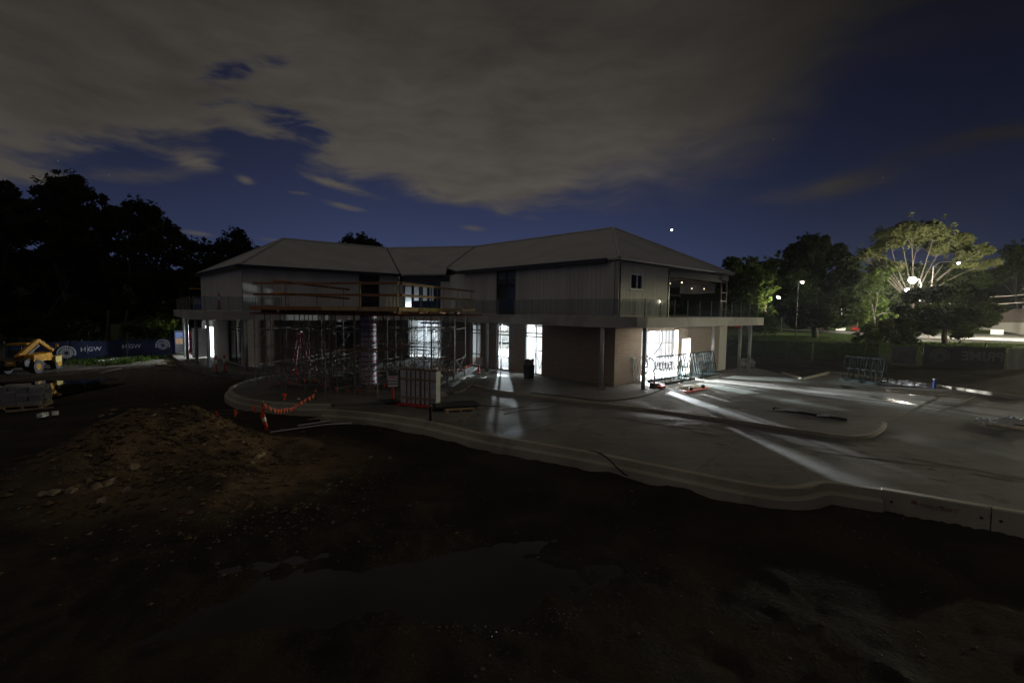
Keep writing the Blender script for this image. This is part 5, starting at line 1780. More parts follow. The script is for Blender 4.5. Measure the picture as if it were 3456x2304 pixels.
def scatter(n, fx, fy, smin, smax):
    for _ in range(n):
        x, y = fx(), fy()
        if inside(under, x, y):
            continue
        s_ = smin + (smax - smin) * r2.random() ** 3
        z = height(x, y)
        a_ = r2.uniform(0, 6.28)
        ca, sa = math.cos(a_) * s_, math.sin(a_) * s_
        peb.add([(x + p[0] * ca - p[1] * sa, y + p[0] * sa + p[1] * ca, z + p[2] * s_ * 0.6) for p in ico], icf)


scatter(1300, lambda: r2.gauss(-9.6, 1.9), lambda: r2.gauss(11.6, 1.5), 0.012, 0.06)
scatter(500, lambda: r2.gauss(-5.2, 1.2), lambda: r2.gauss(9.8, 0.9), 0.01, 0.05)
for _k in range(26):
    cx_, cy_ = r2.uniform(-8, 9), r2.uniform(5, 14)
    scatter(34, lambda: r2.gauss(cx_, 0.55), lambda: r2.gauss(cy_, 0.3), 0.006, 0.035)
scatter(900, lambda: r2.uniform(-30, -17), lambda: r2.uniform(22, 34), 0.02, 0.09)
struct('gravel', peb, M_PEBBLE, kind='stuff')
peb = MB()
for _k in range(420):      # wet grit round the edge of the puddle
    a_ = r2.uniform(0, 6.28)
    q_ = 1.0 + r2.gauss(0, 0.10)
    px_, py_ = -0.5 + 2.1 * q_ * math.cos(a_) + 0.3 * math.sin(3 * a_), 7.3 + 1.15 * q_ * math.sin(a_)
    scatter(2, lambda: r2.gauss(px_, 0.08), lambda: r2.gauss(py_, 0.05), 0.006, 0.028)
struct('wet_grit', peb, mat('wet_grit', (0.10, 0.09, 0.075), 0.12, (0.05, 0.045, 0.04), 3.0, spec=1.0), kind='stuff')
peb = MB()
scatter(1500, lambda: r2.gauss(-9.8, 1.7), lambda: r2.gauss(12.6, 1.5), 0.025, 0.15)
scatter(500, lambda: r2.gauss(-6.8, 1.4), lambda: r2.gauss(11.2, 1.1), 0.02, 0.10)
scatter(400, lambda: r2.uniform(-9, 8), lambda: r2.uniform(6, 15), 0.015, 0.06)
struct('soil_clods', peb, mat('clay_clods', (0.15, 0.10, 0.06), 0.9, (0.06, 0.045, 0.03), 0.8, 0.6, 30, spec=0.1), kind='stuff')

# pavers on pallets at the left edge
for k, (px, py, rows_, lab) in enumerate(((98, 1372, 4, 'pallet of pale paving blocks nearer the puddle at the left edge'), (28, 1372, 4, 'pallet of weathered paving blocks right at the left edge'))):
    b_ = G(px, py, -0.36)
    a_ = 0.45
    pallet(b_, a_, 'timber pallet under the %s stack of paving blocks' % ('right' if k == 0 else 'left'), group='timber pallets')
    t = thing('block_stack', lab, 'paving blocks', b_ + Vector((0, 0, 0.14)), 'stacks of paving blocks')
    d_, n2 = Vector((math.cos(a_), math.sin(a_), 0)), Vector((-math.sin(a_), math.cos(a_), 0))
    M_BLOCK = mat('grey_block', (0.34, 0.33, 0.31), 0.8, (0.24, 0.235, 0.225), 3.0, per=0.25)
    for z in range(rows_):
        for i in range(3):
            for j in range(3):
                if z == rows_ - 1 and (i + j + k) % 3 == 0:
                    continue
                jt = rnd.uniform(-.015, .015)
                ubox('block', t, M_BLOCK, b_ + d_ * ((i - 1) * 0.39 + jt) + n2 * ((j - 1) * 0.35 + jt) + Vector((0, 0, 0.235 + 0.195 * z)), d_ * 0.375, n2 * 0.335, Vector((0, 0, 0.185)))
for k, (px, py) in enumerate(((140, 1408), (152, 1404), (187, 1400))):
    b_ = G(px, py, -0.38)
    solo('foam_offcut', MB().box(b_ + Vector((0, 0, 0.08)), (0.2, 0.16, 0.14), 0.4 * k), M_WHITE, ('left', 'middle', 'right')[k] + ' of three white foam offcuts beside the paving blocks', 'offcut', b_, 'white foam offcuts')
a, b = G(20, 1390, -0.38), G(180, 1377, -0.38)
solo('plank', MB().beam(a + Vector((0, 0, .03)), b + Vector((0, 0, .03)), 0.2, 0.06), M_PLANK, 'brown plank lying in front of the paving block pallets', 'plank', (a + b) / 2)


# telehandler seen from behind
def telehandler(loc, rot):
    t = thing('telehandler', 'yellow telehandler with raised boom parked beside the puddle', 'telehandler', loc)
    m4 = Matrix.Translation(Vector(loc)) @ Matrix.Rotation(rot, 4, 'Z') @ Matrix.Scale(0.76, 4)

    def P(x, y, z):
        return m4 @ Vector((x, y, z))

    def bx(c, s):
        return MB().obox(P(*c), m4.to_3x3() @ Vector((s[0], 0, 0)), m4.to_3x3() @ Vector((0, s[1], 0)), Vector((0, 0, s[2] * 0.76)))
    part('chassis', bx((0, 0.2, 0.85), (1.5, 4.4, 0.5)), M_BLACK, t)
    part('counterweight', MB().add([P(-.95, -2.3, .75), P(.95, -2.3, .75), P(.95, -2.3, 1.2), P(-.95, -2.3, 1.2), P(-.95, -1.7, .6), P(.95, -1.7, .6), P(.95, -1.7, 1.35), P(-.95, -1.7, 1.35)],
                                   [(0, 1, 2, 3), (5, 4, 7, 6), (3, 2, 6, 7), (1, 0, 4, 5), (1, 5, 6, 2), (0, 3, 7, 4)]), M_BLACK, t)
    part('rear_panel', bx((0.05, -2.34, 1.0), (0.68, 0.05, 0.45)), M_YELLOW, t)
    part('number_plate', bx((0.05, -2.375, 1.03), (0.38, 0.012, 0.11)), M_WHITE, t)
    part('engine_cover', MB().add([P(.45, -1.6, 1.0), P(1.15, -1.6, 1.0), P(1.15, .9, 1.0), P(.45, .9, 1.0), P(.45, -1.45, 1.62), P(1.08, -1.45, 1.56), P(1.08, .8, 1.62), P(.45, .8, 1.7)],
                                  [(3, 2, 1, 0), (4, 5, 6, 7), (0, 1, 5, 4), (1, 2, 6, 5), (2, 3, 7, 6), (3, 0, 4, 7)]), M_YELLOW, t)
    cab_ = part('cab', bx((-0.62, 0.1, 1.55), (0.85, 1.5, 0.7)), M_BLACK, t)
    part('cab_glass', bx((-0.62, -0.68, 2.05), (0.78, 0.02, 0.5)), M_GLASS, cab_)
    for x in (-1.02, -0.22):
        for y in (-0.62, 0.82):
            part('cab_pillar', MB().beam(P(x, y, 1.85), P(x, y, 2.4), 0.06, 0.06), M_BLACK, cab_)
    part('cab_roof', bx((-0.62, 0.1, 2.43), (1.0, 1.65, 0.14)), M_YELLOW, cab_)
    part('boom', MB().beam(P(0.1, -1.75, 1.35), P(0.62, -0.1, 2.72), 0.22, 0.25), M_YELLOW, t)
    part('boom_head', MB().beam(P(0.62, -0.15, 2.78), P(1.0, 1.1, 1.75), 0.19, 0.19), M_YELLOW, t)
    part('boom_ram', MB().tube([P(0.2, -1.3, 1.25), P(0.66, -0.05, 2.3)], 0.06, 10), M_STEEL, t)
    for s_ in (-1, 1):
        lt = part('tail_light', bx((0.72 * s_, -2.33, 1.12), (0.2, 0.04, 0.07)), M_RED, t)
        for y in (-1.15, 1.55):
            c = P(1.0 * s_, y, 0.58)
            ax = m4.to_3x3() @ Vector((0.21, 0, 0))
            w_ = part('wheel', MB().tube([c - ax, c - ax * .8, c + ax * .8, c + ax], 0.58 * 0.76, 24), M_RUBBER, t)
            lug = MB()
            for k in range(18):
                a_ = 2 * math.pi * k / 18
                r_ = m4.to_3x3() @ Vector((0, math.cos(a_), math.sin(a_)))
                tg = m4.to_3x3() @ Vector((0, -math.sin(a_), math.cos(a_)))
                lug.obox(c + r_ * 0.585 + ax * (0.45 if k % 2 else -0.45), ax * 0.95, tg * 0.07, r_ * 0.05)
            part('tread', lug, M_RUBBER, w_)
            part('rim', MB().tube([c - ax * 1.03, c + ax * 1.03], 0.22, 16), M_YELLOW, w_)
            part('mudguard', MB().obox(c + Vector((0, 0, 0.5)) + ax * 0.1, ax * 2.2, m4.to_3x3() @ Vector((0, 1.15, 0)), Vector((0, 0, 0.05))), M_YELLOW, t)
    part('mirror_arm', MB().tube([P(1.1, 0.9, 1.6), P(1.35, 1.0, 2.2)], 0.02, 6), M_BLACK, t)
    part('mirror', bx((1.36, 1.0, 2.25), (0.2, 0.06, 0.28)), M_YELLOW, t)
    part('side_box', bx((1.2, 1.2, 1.0), (0.3, 0.8, 0.5)), M_YELLOW_PLY, t)
    return t


telehandler((-31.5, 29.6, -0.33), 0.30)

# ================================================================== trees
def leaf_cloud(mb, c, r, n, size, r2, flat=1.0):
    for _ in range(n):
        while True:
            p = Vector((r2.uniform(-1, 1), r2.uniform(-1, 1), r2.uniform(-1, 1)))
            if 0.12 < p.length < 1:
                break
        p = p * (p.length ** -0.45)
        q = c + Vector((p.x * r.x, p.y * r.y, p.z * r.z * flat))
        a = Vector((r2.gauss(0, 1), r2.gauss(0, 1), r2.gauss(0, 0.7))).normalized()
        b = a.orthogonal().normalized()
        b = (b * math.cos(2.1 * r2.random()) + a.cross(b) * math.sin(6.2 * r2.random())).normalized()
        s_ = size * r2.uniform(0.5, 1.25)
        mb.add([q - a * s_, q + b * s_ * 0.42, q + a * s_, q - b * s_ * 0.42], [(0, 1, 2, 3)])


def tree(name, label, base, depth, clumps, leaf, bark, size=0.32, dens=0.8, trunk_r=0.35, flat=1.0, group=None, seed=1, lean=None, cat='tree', spray=0.10):
    """clumps: (px, py, radius px) read off the photograph at the tree's own distance, each filled in depth too"""
    r2 = random.Random(seed)
    base = Vector(base)
    base.z = height(base.x, base.y) - 0.05
    t = thing(name, label, cat, base, group)
    mb, tr = MB(), MB()
    k = depth / F_PX
    cs = []
    for px, py, r in clumps:
        r *= 1.12
        dz = r2.uniform(-1, 1) * r * k * 1.3
        c = D(px, py, depth)
        c = c + ray(px, py) * dz
        cs.append((c, r * k))
    top = max(c.z for c, _ in cs)
    fork = base.lerp(Vector((sum(c.x for c, _ in cs) / len(cs), sum(c.y for c, _ in cs) / len(cs), base.z)), 0.5)
    fork.z = base.z + (top - base.z) * 0.33
    if lean:
        fork += Vector(lean)
    tr.tube(smooth_poly([base - Vector((0, 0, 0.3)), base.lerp(fork, 0.5) + Vector((r2.uniform(-.2, .2), r2.uniform(-.2, .2), 0)), fork], 8), trunk_r, 9, trunk_r * 0.65)
    for c, r in cs:
        for _ in range(1):
            m_ = fork.lerp(c, 0.5) + Vector((r2.uniform(-.6, .6), r2.uniform(-.6, .6), r2.uniform(-.2, .7)))
            tr.tube(smooth_poly([fork - Vector((0, 0, 0.3)), m_, c], 7), trunk_r * 0.38, 6, 0.04)
            for _k in range(3):
                e = c + Vector((r2.gauss(0, .5), r2.gauss(0, .5), r2.uniform(-.1, .6))) * r
                tr.tube([m_.lerp(c, 0.6), m_.lerp(e, 0.85), e], 0.06, 4, 0.02)
        n_sub = max(3, int(r / 0.9))
        tot = int(150 * dens * (r / size) ** 2 * 0.11)
        for _s in range(n_sub * 2):
            o_ = Vector((r2.gauss(0, 1), r2.gauss(0, 1), r2.gauss(0, 1)))
            o_ = o_.normalized() * r * r2.uniform(0.35, 0.8)
            o_.z *= 0.85 * flat
            rr = r * r2.uniform(0.34, 0.6)
            leaf_cloud(mb, c + o_, Vector((rr, rr, rr * 0.75)), max(12, tot // n_sub), size, r2, flat)
        for _s in range(int(6 + r * 3)):     # ragged sprays standing out of the clump
            o_ = Vector((r2.gauss(0, 1), r2.gauss(0, 1), r2.gauss(0.25, 0.8) * flat)).normalized() * r * r2.uniform(0.80, 1.02)
            leaf_cloud(mb, c + o_, Vector((0.45, 0.45, 0.4)) * r2.uniform(0.5, 1.3), 16, size * 0.8, r2)
    part('trunk', tr, bark, t, smooth=True)
    cr_ = part('crown', mb, leaf, t)
    return t


GL = 'trees on the far left'
tree('dense_tree', 'black mass of foliage filling the left edge of the sky, leftmost of the left trees', D(10, 1150, 52), 52,
     [(20, 690, 60), (70, 725, 48), (0, 645, 42), (30, 780, 75), (-70, 700, 90), (50, 880, 90), (-40, 900, 100), (60, 990, 90), (20, 1080, 60), (-20, 1130, 50), (70, 1100, 50)], M_LEAF_DARK, M_BARK, seed=2, group=GL)
tree('conical_tree', 'tall dark tree with the highest pointed top on the left', D(225, 1150, 50), 50,
     [(180, 640, 42), (225, 625, 42), (275, 665, 38), (200, 700, 66), (262, 730, 58), (155, 770, 60), (153, 650, 24), (250, 605, 20), (190, 610, 22), (220, 800, 80), (180, 880, 85), (270, 890, 80), (230, 980, 85), (180, 1060, 55), (230, 1100, 50), (130, 1110, 50), (280, 1040, 50)], M_LEAF_DARK, M_BARK, seed=3, group=GL)
tree('dense_tree', 'dark rounded tree in the dip right of the tallest left tree', D(352, 1150, 56), 56,
     [(350, 740, 48), (410, 735, 44), (330, 810, 60), (400, 810, 60), (360, 890, 80), (350, 980, 70), (345, 680, 7), (349, 668, 6), (330, 1050, 55), (390, 1040, 55), (300, 960, 60)], M_LEAF_DARK, M_BARK, seed=4, group=GL)
tree('gum_tree', 'dark gum tree with stepped lumpy outline left of the grey roof', D(398, 1150, 48), 48,
     [(450, 690, 22), (492, 702, 30), (462, 760, 48), (520, 745, 32), (558, 780, 34), (592, 812, 30), (540, 825, 46), (480, 840, 55), (600, 865, 34), (430, 900, 60), (520, 920, 60), (470, 990, 60), (440, 1060, 45), (520, 1030, 50), (580, 950, 50)], M_LEAF_DARK, M_BARK, seed=5, group=GL)
tree('gum_tree', 'low dark gum tree immediately left of the left roof end', D(640, 1150, 58), 58,
     [(640, 832, 32), (684, 832, 30), (620, 900, 48), (690, 895, 48), (655, 965, 50), (590, 985, 50), (600, 1050, 45), (560, 1080, 40), (640, 1060, 45)], M_LEAF_DARK, M_BARK, seed=6, group=GL)
tree('gum_tree', 'airy dark gum tree showing sky between its branches behind the left roof end', D(760, 1130, 66), 66,
     [(790, 805, 34), (765, 828, 32), (830, 832, 28), (738, 850, 26), (868, 852, 17), (790, 850, 30), (845, 870, 20), (725, 885, 30), (770, 900, 30)], M_LEAF_DARK, M_BARK, seed=7, dens=0.75, group=GL)
tree('round_tree', 'dark round topped tree rising behind the middle of the grey roof', D(1215, 1130, 82), 82,
     [(1195, 820, 32), (1240, 815, 28), (1150, 832, 24), (1278, 836, 20), (1210, 850, 40), (1250, 865, 40), (1180, 880, 45)], M_LEAF_DARK, M_BARK, seed=8, group=GL)
for i, (px, py, dp, cl, lab) in enumerate((
        (150, 1190, 38, [(120, 1090, 45), (190, 1100, 40), (60, 1100, 45), (150, 1140, 30)], 'dark bushy shrub behind the telehandler'),
        (280, 1190, 38, [(260, 1110, 36), (310, 1120, 30), (280, 1150, 22)], 'dark leafy shrub over the left end of the banner fence'),
        (500, 1190, 41, [(470, 1110, 36), (530, 1105, 38), (560, 1085, 34), (500, 1140, 18)], 'green lit shrub overhanging the right end of the banner fence'))):
    tree('shrub', lab, D(px, py, dp), dp, cl, M_LEAF_GREEN if i == 2 else M_LEAF_DARK, M_BARK, size=0.24, trunk_r=0.1, seed=20 + i, group='shrubs along the left fence', cat='shrub')
for k, px in enumerate((364, 398)):
    b_ = D(px, 1170, 45)
    b_.z = height(b_.x, b_.y)
    t = thing('bare_trunk', ('straight' if k == 0 else 'leaning') + ' bare tree trunk behind the banner fence', 'tree trunk', b_)
    part('trunk', MB().tube(smooth_poly([b_, b_ + Vector((0.1 + .5 * k, 0, 1.6)), b_ + Vector((0.1 + 0.9 * k, 0.2, 3.8))], 8), 0.2, 8, 0.13), M_BARK, t, smooth=True)

GR = 'trees by the road on the right'
tree('dense_tree', 'big dark dense tree on a thick trunk right of the balcony end', D(2752, 1142, 78), 78,
     [(2690, 855, 50), (2745, 835, 42), (2800, 870, 52), (2740, 915, 70), (2680, 935, 46), (2830, 950, 52), (2868, 905, 34), (2690, 1000, 60), (2760, 1010, 66), (2840, 1015, 50), (2680, 1060, 48), (2765, 1075, 40), (2830, 1075, 36), (2730, 812, 20), (2782, 815, 17),
      (2880, 960, 30), (2650, 1020, 30)], M_LEAF_DARK, M_BARK, trunk_r=0.55, seed=31, group=GR, size=0.4, dens=1.7)
tree('umbrella_gum', 'wide flat topped gum tree with pale limbs, tallest on the right', D(3060, 1120, 98), 98,
     [(3000, 805, 50), (3075, 780, 50), (3155, 785, 52), (3232, 812, 46), (2945, 838, 36), (3285, 850, 40), (2918, 868, 20), (3180, 835, 40), (3100, 815, 30), (3040, 800, 30), (2960, 880, 24), (3320, 890, 36), (3250, 880, 40), (3000, 900, 30)],
     M_LEAF_OLIVE, M_PALEBARK, trunk_r=0.45, seed=32, flat=0.7, dens=2.6, group=GR, size=0.45)
tree('spreading_tree', 'dark spreading tree on a forked trunk below the brightest street lamp', D(3192, 1165, 65), 65,
     [(3100, 1005, 42), (3150, 988, 40), (3225, 990, 46), (3290, 1012, 44), (3338, 1045, 34), (3100, 1060, 50), (3180, 1050, 55), (3260, 1070, 50), (3320, 1085, 34), (3130, 1095, 34), (3240, 1105, 32), (3050, 1035, 30), (3060, 1090, 26)],
     M_LEAF_DARK, M_BARK, trunk_r=0.4, seed=33, group=GR, dens=1.3)
tree('round_tree', 'dark tree clump against the sky just right of the roof end', D(2520, 1120, 112), 112,
     [(2468, 905, 34), (2530, 900, 30), (2580, 908, 38), (2622, 895, 34), (2480, 960, 46), (2550, 960, 50), (2612, 955, 40), (2500, 1020, 45)], M_LEAF_DARK, M_BARK, seed=34, group=GR, size=0.6)
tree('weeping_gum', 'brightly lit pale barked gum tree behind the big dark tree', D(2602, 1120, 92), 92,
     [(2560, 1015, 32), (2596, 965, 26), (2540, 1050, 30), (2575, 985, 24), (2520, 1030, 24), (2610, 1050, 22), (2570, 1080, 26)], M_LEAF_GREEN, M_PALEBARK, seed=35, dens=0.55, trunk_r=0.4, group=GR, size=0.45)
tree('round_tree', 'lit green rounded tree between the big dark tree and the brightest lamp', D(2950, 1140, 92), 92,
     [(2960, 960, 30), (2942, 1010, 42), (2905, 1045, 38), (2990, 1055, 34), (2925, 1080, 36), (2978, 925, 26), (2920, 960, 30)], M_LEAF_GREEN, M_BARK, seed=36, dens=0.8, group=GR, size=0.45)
tree('dense_tree', 'dark tree filling the gap behind the brightest street lamp', D(3020, 1120, 112), 112,
     [(2960, 920, 36), (3020, 940, 44), (3080, 920, 40), (3140, 930, 44), (3210, 930, 44), (3040, 990, 44), (3290, 940, 40)], M_LEAF_DARK, M_BARK, seed=37, group=GR, size=0.6)
tree('gum_tree', 'dark feathery gum tree at the right edge of the sky', D(3430, 1110, 130), 130,
     [(3420, 850, 30), (3445, 890, 34), (3400, 905, 30), (3456, 840, 34), (3470, 920, 40), (3375, 935, 24)], M_LEAF_DARK, M_BARK, seed=38, dens=0.7, group=GR, size=0.6)
for i, (px, py, dp, cl, lf, lab) in enumerate((
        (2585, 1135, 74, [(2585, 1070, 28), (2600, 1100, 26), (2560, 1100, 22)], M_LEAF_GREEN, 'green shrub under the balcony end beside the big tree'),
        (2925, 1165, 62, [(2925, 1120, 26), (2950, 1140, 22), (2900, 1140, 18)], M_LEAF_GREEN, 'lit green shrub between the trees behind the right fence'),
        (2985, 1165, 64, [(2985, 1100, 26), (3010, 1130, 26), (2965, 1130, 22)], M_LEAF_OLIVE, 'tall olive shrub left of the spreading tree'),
        (3060, 1170, 62, [(3050, 1120, 26), (3075, 1140, 24), (3030, 1145, 20)], M_LEAF_DARK, 'dark shrub at the foot of the spreading tree'),
        (3242, 1168, 66, [(3240, 1125, 14), (3262, 1130, 12), (3225, 1135, 10)], M_LEAF_DARK, 'small forked shrub against the bright road'))):
    tree('shrub', lab, D(px, py, dp), dp, cl, lf, M_BARK, size=0.3, trunk_r=0.09, seed=50 + i, group='shrubs by the right fence', cat='shrub')


# ================================================================== grass (nobody could count it)
def grass(n, fx, fy, h0, h1, seed, name='grass'):
    r2 = random.Random(seed)
    mb = MB()
    for _ in range(n):
        x, y = fx(r2), fy(r2)
        if inside(under, x, y) or (y > 69.5 and x > 56 and x - 58 > (y - 71) * 0.57):
            continue
        z = height(x, y) - 0.02
        for _k in range(4):
            a = r2.uniform(0, 6.28)
            h_ = r2.uniform(h0, h1)
            w_ = h_ * 0.09 + 0.012
            dx_, dy_ = math.cos(a), math.sin(a)
            l_ = r2.uniform(0.1, 0.5) * h_
            ox, oy = r2.uniform(-.1, .1), r2.uniform(-.1, .1)
            mb.add([(x + ox - dy_ * w_, y + oy + dx_ * w_, z), (x + ox + dy_ * w_, y + oy - dx_ * w_, z), (x + ox + dx_ * l_, y + oy + dy_ * l_, z + h_)], [(0, 1, 2)])
    return struct(name, mb, M_GRASS, kind='stuff')


grass(7000, lambda r: r.uniform(20, 74), lambda r: r.uniform(46, 82), 0.08, 0.32, 5)
grass(700, lambda r: r.uniform(-37, -29), lambda r: r.uniform(33, 39), 0.12, 0.4, 8)


# ================================================================== fences
def emblem_mb(c, ux, uz, r):
    """club style emblem: a ring segment round a burst of wedges"""
    ux, uz = Vector(ux).normalized(), Vector(uz).normalized()
    n = ux.cross(uz) * 0.004
    mb = MB()

    def pt(a, q):
        return Vector(c) + ux * math.cos(a) * q + uz * math.sin(a) * q
    for k in range(18):
        a = 2 * math.pi * k / 18
        p = [pt(a - 0.11, r * 0.72), pt(a + 0.11, r * 0.72), pt(a + 0.02, r * 0.18), pt(a - 0.02, r * 0.18)]
        mb.add([q - n for q in p] + [q + n for q in p], [(3, 2, 1, 0), (4, 5, 6, 7), (0, 1, 5, 4), (1, 2, 6, 5), (2, 3, 7, 6), (3, 0, 4, 7)])
    for k in range(20):
        a, b = R(-25 + 230 * k / 20), R(-25 + 230 * (k + .8) / 20)
        p = [pt(a, r * 0.82), pt(b, r * 0.82), pt(b, r), pt(a, r)]
        mb.add([q - n for q in p] + [q + n for q in p], [(3, 2, 1, 0), (4, 5, 6, 7), (0, 1, 5, 4), (1, 2, 6, 5), (2, 3, 7, 6), (3, 0, 4, 7)])
    return mb


def cloth(a, b, z0, z1, seed, amp=0.06, n=24, zs=5):
    """a hung mesh banner with sag and ripples between two points"""
    a, b = Vector(a), Vector(b)
    d_ = (b - a).normalized()
    nn = Vector((d_.y, -d_.x, 0))
    mb = MB()
    for i in range(n + 1):
        for j in range(zs + 1):
            t, v = i / n, j / zs
            p = a.lerp(b, t)
            rip = amp * noise.noise(Vector((t * (b - a).length * 0.9, v * 1.3, seed)))
            sag = 0.05 * math.sin(t * math.pi * max(1, round((b - a).length / 2.4))) ** 2 * (v > 0.9)
            mb.v.append(p + nn * rip + Vector((0, 0, z0 + (z1 - z0) * v - sag)))
    for i in range(n):
        for j in range(zs):
            q = i * (zs + 1) + j
            mb.f.append((q, q + zs + 1, q + zs + 2, q + 1))
    return mb


lf = thing('banner_fence', 'temporary fence with navy printed banners at the far left', 'fence', (-32, 36.5, -0.2))
FA, FB = Vector((-36.5, 32.6, 0)), Vector((-29.7, 40.2, 0))
d_ = (FB - FA).normalized()
n_ = Vector((d_.y, -d_.x, 0))
LFN = (FB - FA).length
for k in range(6):
    p = FA.lerp(FB, k / 5)
    utube('post', lf, M_STEEL, p - n_ * 0.08 + Vector((0, 0, -0.35)), p - n_ * 0.08 + Vector((0, 0, 1.4)), 0.024)
for k in range(3):
    a, b = FA.lerp(FB, k / 3 + 0.004), FA.lerp(FB, (k + 1) / 3 - 0.004)
    bn = part('banner', cloth(a, b, -0.3, 1.30, 3.0 + k), M_BANNER, lf)


def at_fence(px, z):
    """point on the left fence plane for a pixel column"""
    r_ = ray(px, 1150)
    den = d_.x * r_.y - d_.y * r_.x
    t = (r_.x * FA.y - r_.y * FA.x) / den
    return FA + d_ * t + n_ * 0.075 + Vector((0, 0, z))


for px, z in ((299, 0.62), (437, 0.72)):
    for txt, dx in (('H', -0.34), ('GW', 0.32)):
        part('lettering', text_mb(txt, 0.46, at_fence(px, z) + d_ * dx, d_, (0, 0, 1), bold=0.008), M_PRINT, lf)
    part('divider', MB().obox(at_fence(px, z) - d_ * 0.08, d_ * 0.025, n_ * 0.006, Vector((0, 0, 0.62))), M_PRINT, lf)
part('emblem', emblem_mb(at_fence(222, 0.40), d_, (0, 0, 1), 0.55), M_PRINT_BACK, lf)
part('emblem', emblem_mb(at_fence(548, 0.72), d_, (0, 0, 1), 0.52), M_PRINT, lf)

rf = thing('site_fence', 'temporary site fence hung with banners seen from behind on the right', 'fence', (30, 41, 0))
RF = [Vector((20.5, 45.5, 0)), Vector((27.5, 41.4, 0)), Vector((33.6, 38.8, 0)), Vector((39.6, 36.4, 0)), Vector((46, 38.5, 0))]
PP = resample(RF, 15)
for k, p in enumerate(PP):
    tall = 0.35 if k in (10, 12, 13) else 0.0
    utube('post', rf, M_GUTTER, p + Vector((0, 0, -0.4)), p + Vector((0, 0, 1.66 + tall)), 0.035 if not tall else 0.06)
    if k:
        utube('top_rail', rf, M_GUTTER, PP[k - 1] + Vector((0, 0, 1.62)), p + Vector((0, 0, 1.62)), 0.022)


def shade_mat():
    m = bpy.data.materials.new('dark_shade_mesh')
    m.use_nodes = True
    T = NT(m.node_tree)
    b = T.n('ShaderNodeBsdfDiffuse', {'Color': (0.02, 0.025, 0.018, 1)})
    tr = T.n('ShaderNodeBsdfTransparent')
    mx = T.n('ShaderNodeMixShader', {0: 0.62, 1: tr.outputs[0], 2: b.outputs[0]})
    T.n('ShaderNodeOutputMaterial', {'Surface': mx.outputs[0]})
    return m


M_SHADE = shade_mat()
for k in (0, 1):
    part('shade_cloth', cloth(RF[k] + Vector((0, -.08, 0)), RF[k + 1] - (RF[k + 1] - RF[k]) * (0.02 if k == 0 else 0.28) + Vector((0, -.08, 0)), -0.1, 1.58, 8.0 + k), M_SHADE, rf)
d3 = (RF[3] - RF[2]).normalized()
n3_ = Vector((d3.y, -d3.x, 0))
part('pale_banner', cloth(RF[2] - d3 * 0.95 - n3_ * 0.0 + n3_ * 0.1, RF[2] + d3 * 0.75 + n3_ * 0.1, -0.05, 1.52, 21.0, 0.16), mat('pale_grey_mesh', (0.17, 0.17, 0.165), 0.85, (0.13, 0.13, 0.125), 2.0), rf)
part('banner', cloth(RF[2] + d3 * 1.25 + n3_ * 0.1, RF[3] - d3 * 0.05 + n3_ * 0.1, -0.15, 1.60, 25.0), M_BANNER_BACK, rf)
part('banner', cloth(RF[3] + Vector((0.1, -0.1, 0)), RF[4] + Vector((0, -0.1, 0)), -0.15, 1.5, 27.0), M_BANNER, rf)


def at_rf(px, z):
    r_ = ray(px, 1200)
    den = d3.x * r_.y - d3.y * r_.x
    t = (r_.x * RF[2].y - r_.y * RF[2].x) / den
    return RF[2] + d3 * t + n3_ * 0.17 + Vector((0, 0, z))


part('emblem', emblem_mb(at_rf(3168, 0.72), d3, (0, 0, 1), 0.66), M_PRINT_BACK, rf)
# the banner is read from the other side, so its lettering stands mirrored
part('lettering', text_mb('PRIME', 1.0, at_rf(3312, 0.82), d3, (0, 0, 1), mirror=True, bold=0.03), M_PRINT_BACK, rf)

# ================================================================== left entrance: blue booth and red crates
bb = D(606, 1208, 40.5)
bb.z = -0.25
t = thing('vending_cabinet', 'tall blue cabinet with a lit blue and orange picture panel by the left entrance', 'cabinet', bb)
d_b = Vector((0.78, -0.62, 0))
n_b = Vector((-0.62, -0.78, 0))
part('cabinet', MB().obox(bb + Vector((0, 0, 1.1)), d_b * 1.1, n_b * 0.9, Vector((0, 0, 2.2))), M_BLUE, t)
fx = bb + d_b * 0.556
part('blue_panel', MB().obox(fx + Vector((0, 0, 1.83)), d_b * 0.01, n_b * 0.8, Vector((0, 0, 0.5))), mat('bright_blue_print', (0.05, 0.16, 0.75), 0.4, (0.35, 0.50, 0.90), 9.0), t)
part('orange_panel', MB().obox(fx + Vector((0, 0, 1.3)), d_b * 0.01, n_b * 0.8, Vector((0, 0, 0.52))), mat('orange_print', (0.80, 0.30, 0.08), 0.4, (0.85, 0.66, 0.40), 5.0), t)
part('grey_panel', MB().obox(fx + Vector((0, 0, 0.55)), d_b * 0.01, n_b * 0.8, Vector((0, 0, 0.9))), mat('dark_panel', (0.05, 0.05, 0.055), 0.4), t)
rc = D(665, 1206, 42.0)
rc.z = -0.2
t = thing('crate_stack', 'tall stack of orange red barrier panels by the left entrance', 'barrier stack', rc)
for k in range(7):
    ubox('barrier', t, mat('orange_plastic', (0.72, 0.085, 0.03), 0.45, (0.60, 0.07, 0.03), 4.0, per=0.2), rc + Vector((rnd.uniform(-.05, .05), 0, 0.16 + 0.29 * k)), (1.5, 0.1, 0), (-.04, 0.8, 0), (0, 0, 0.26))
t = thing('blue_sheet', 'folded blue tarpaulin hanging beside the leftmost white column', 'tarpaulin', (-27.4, 38.0, 0))
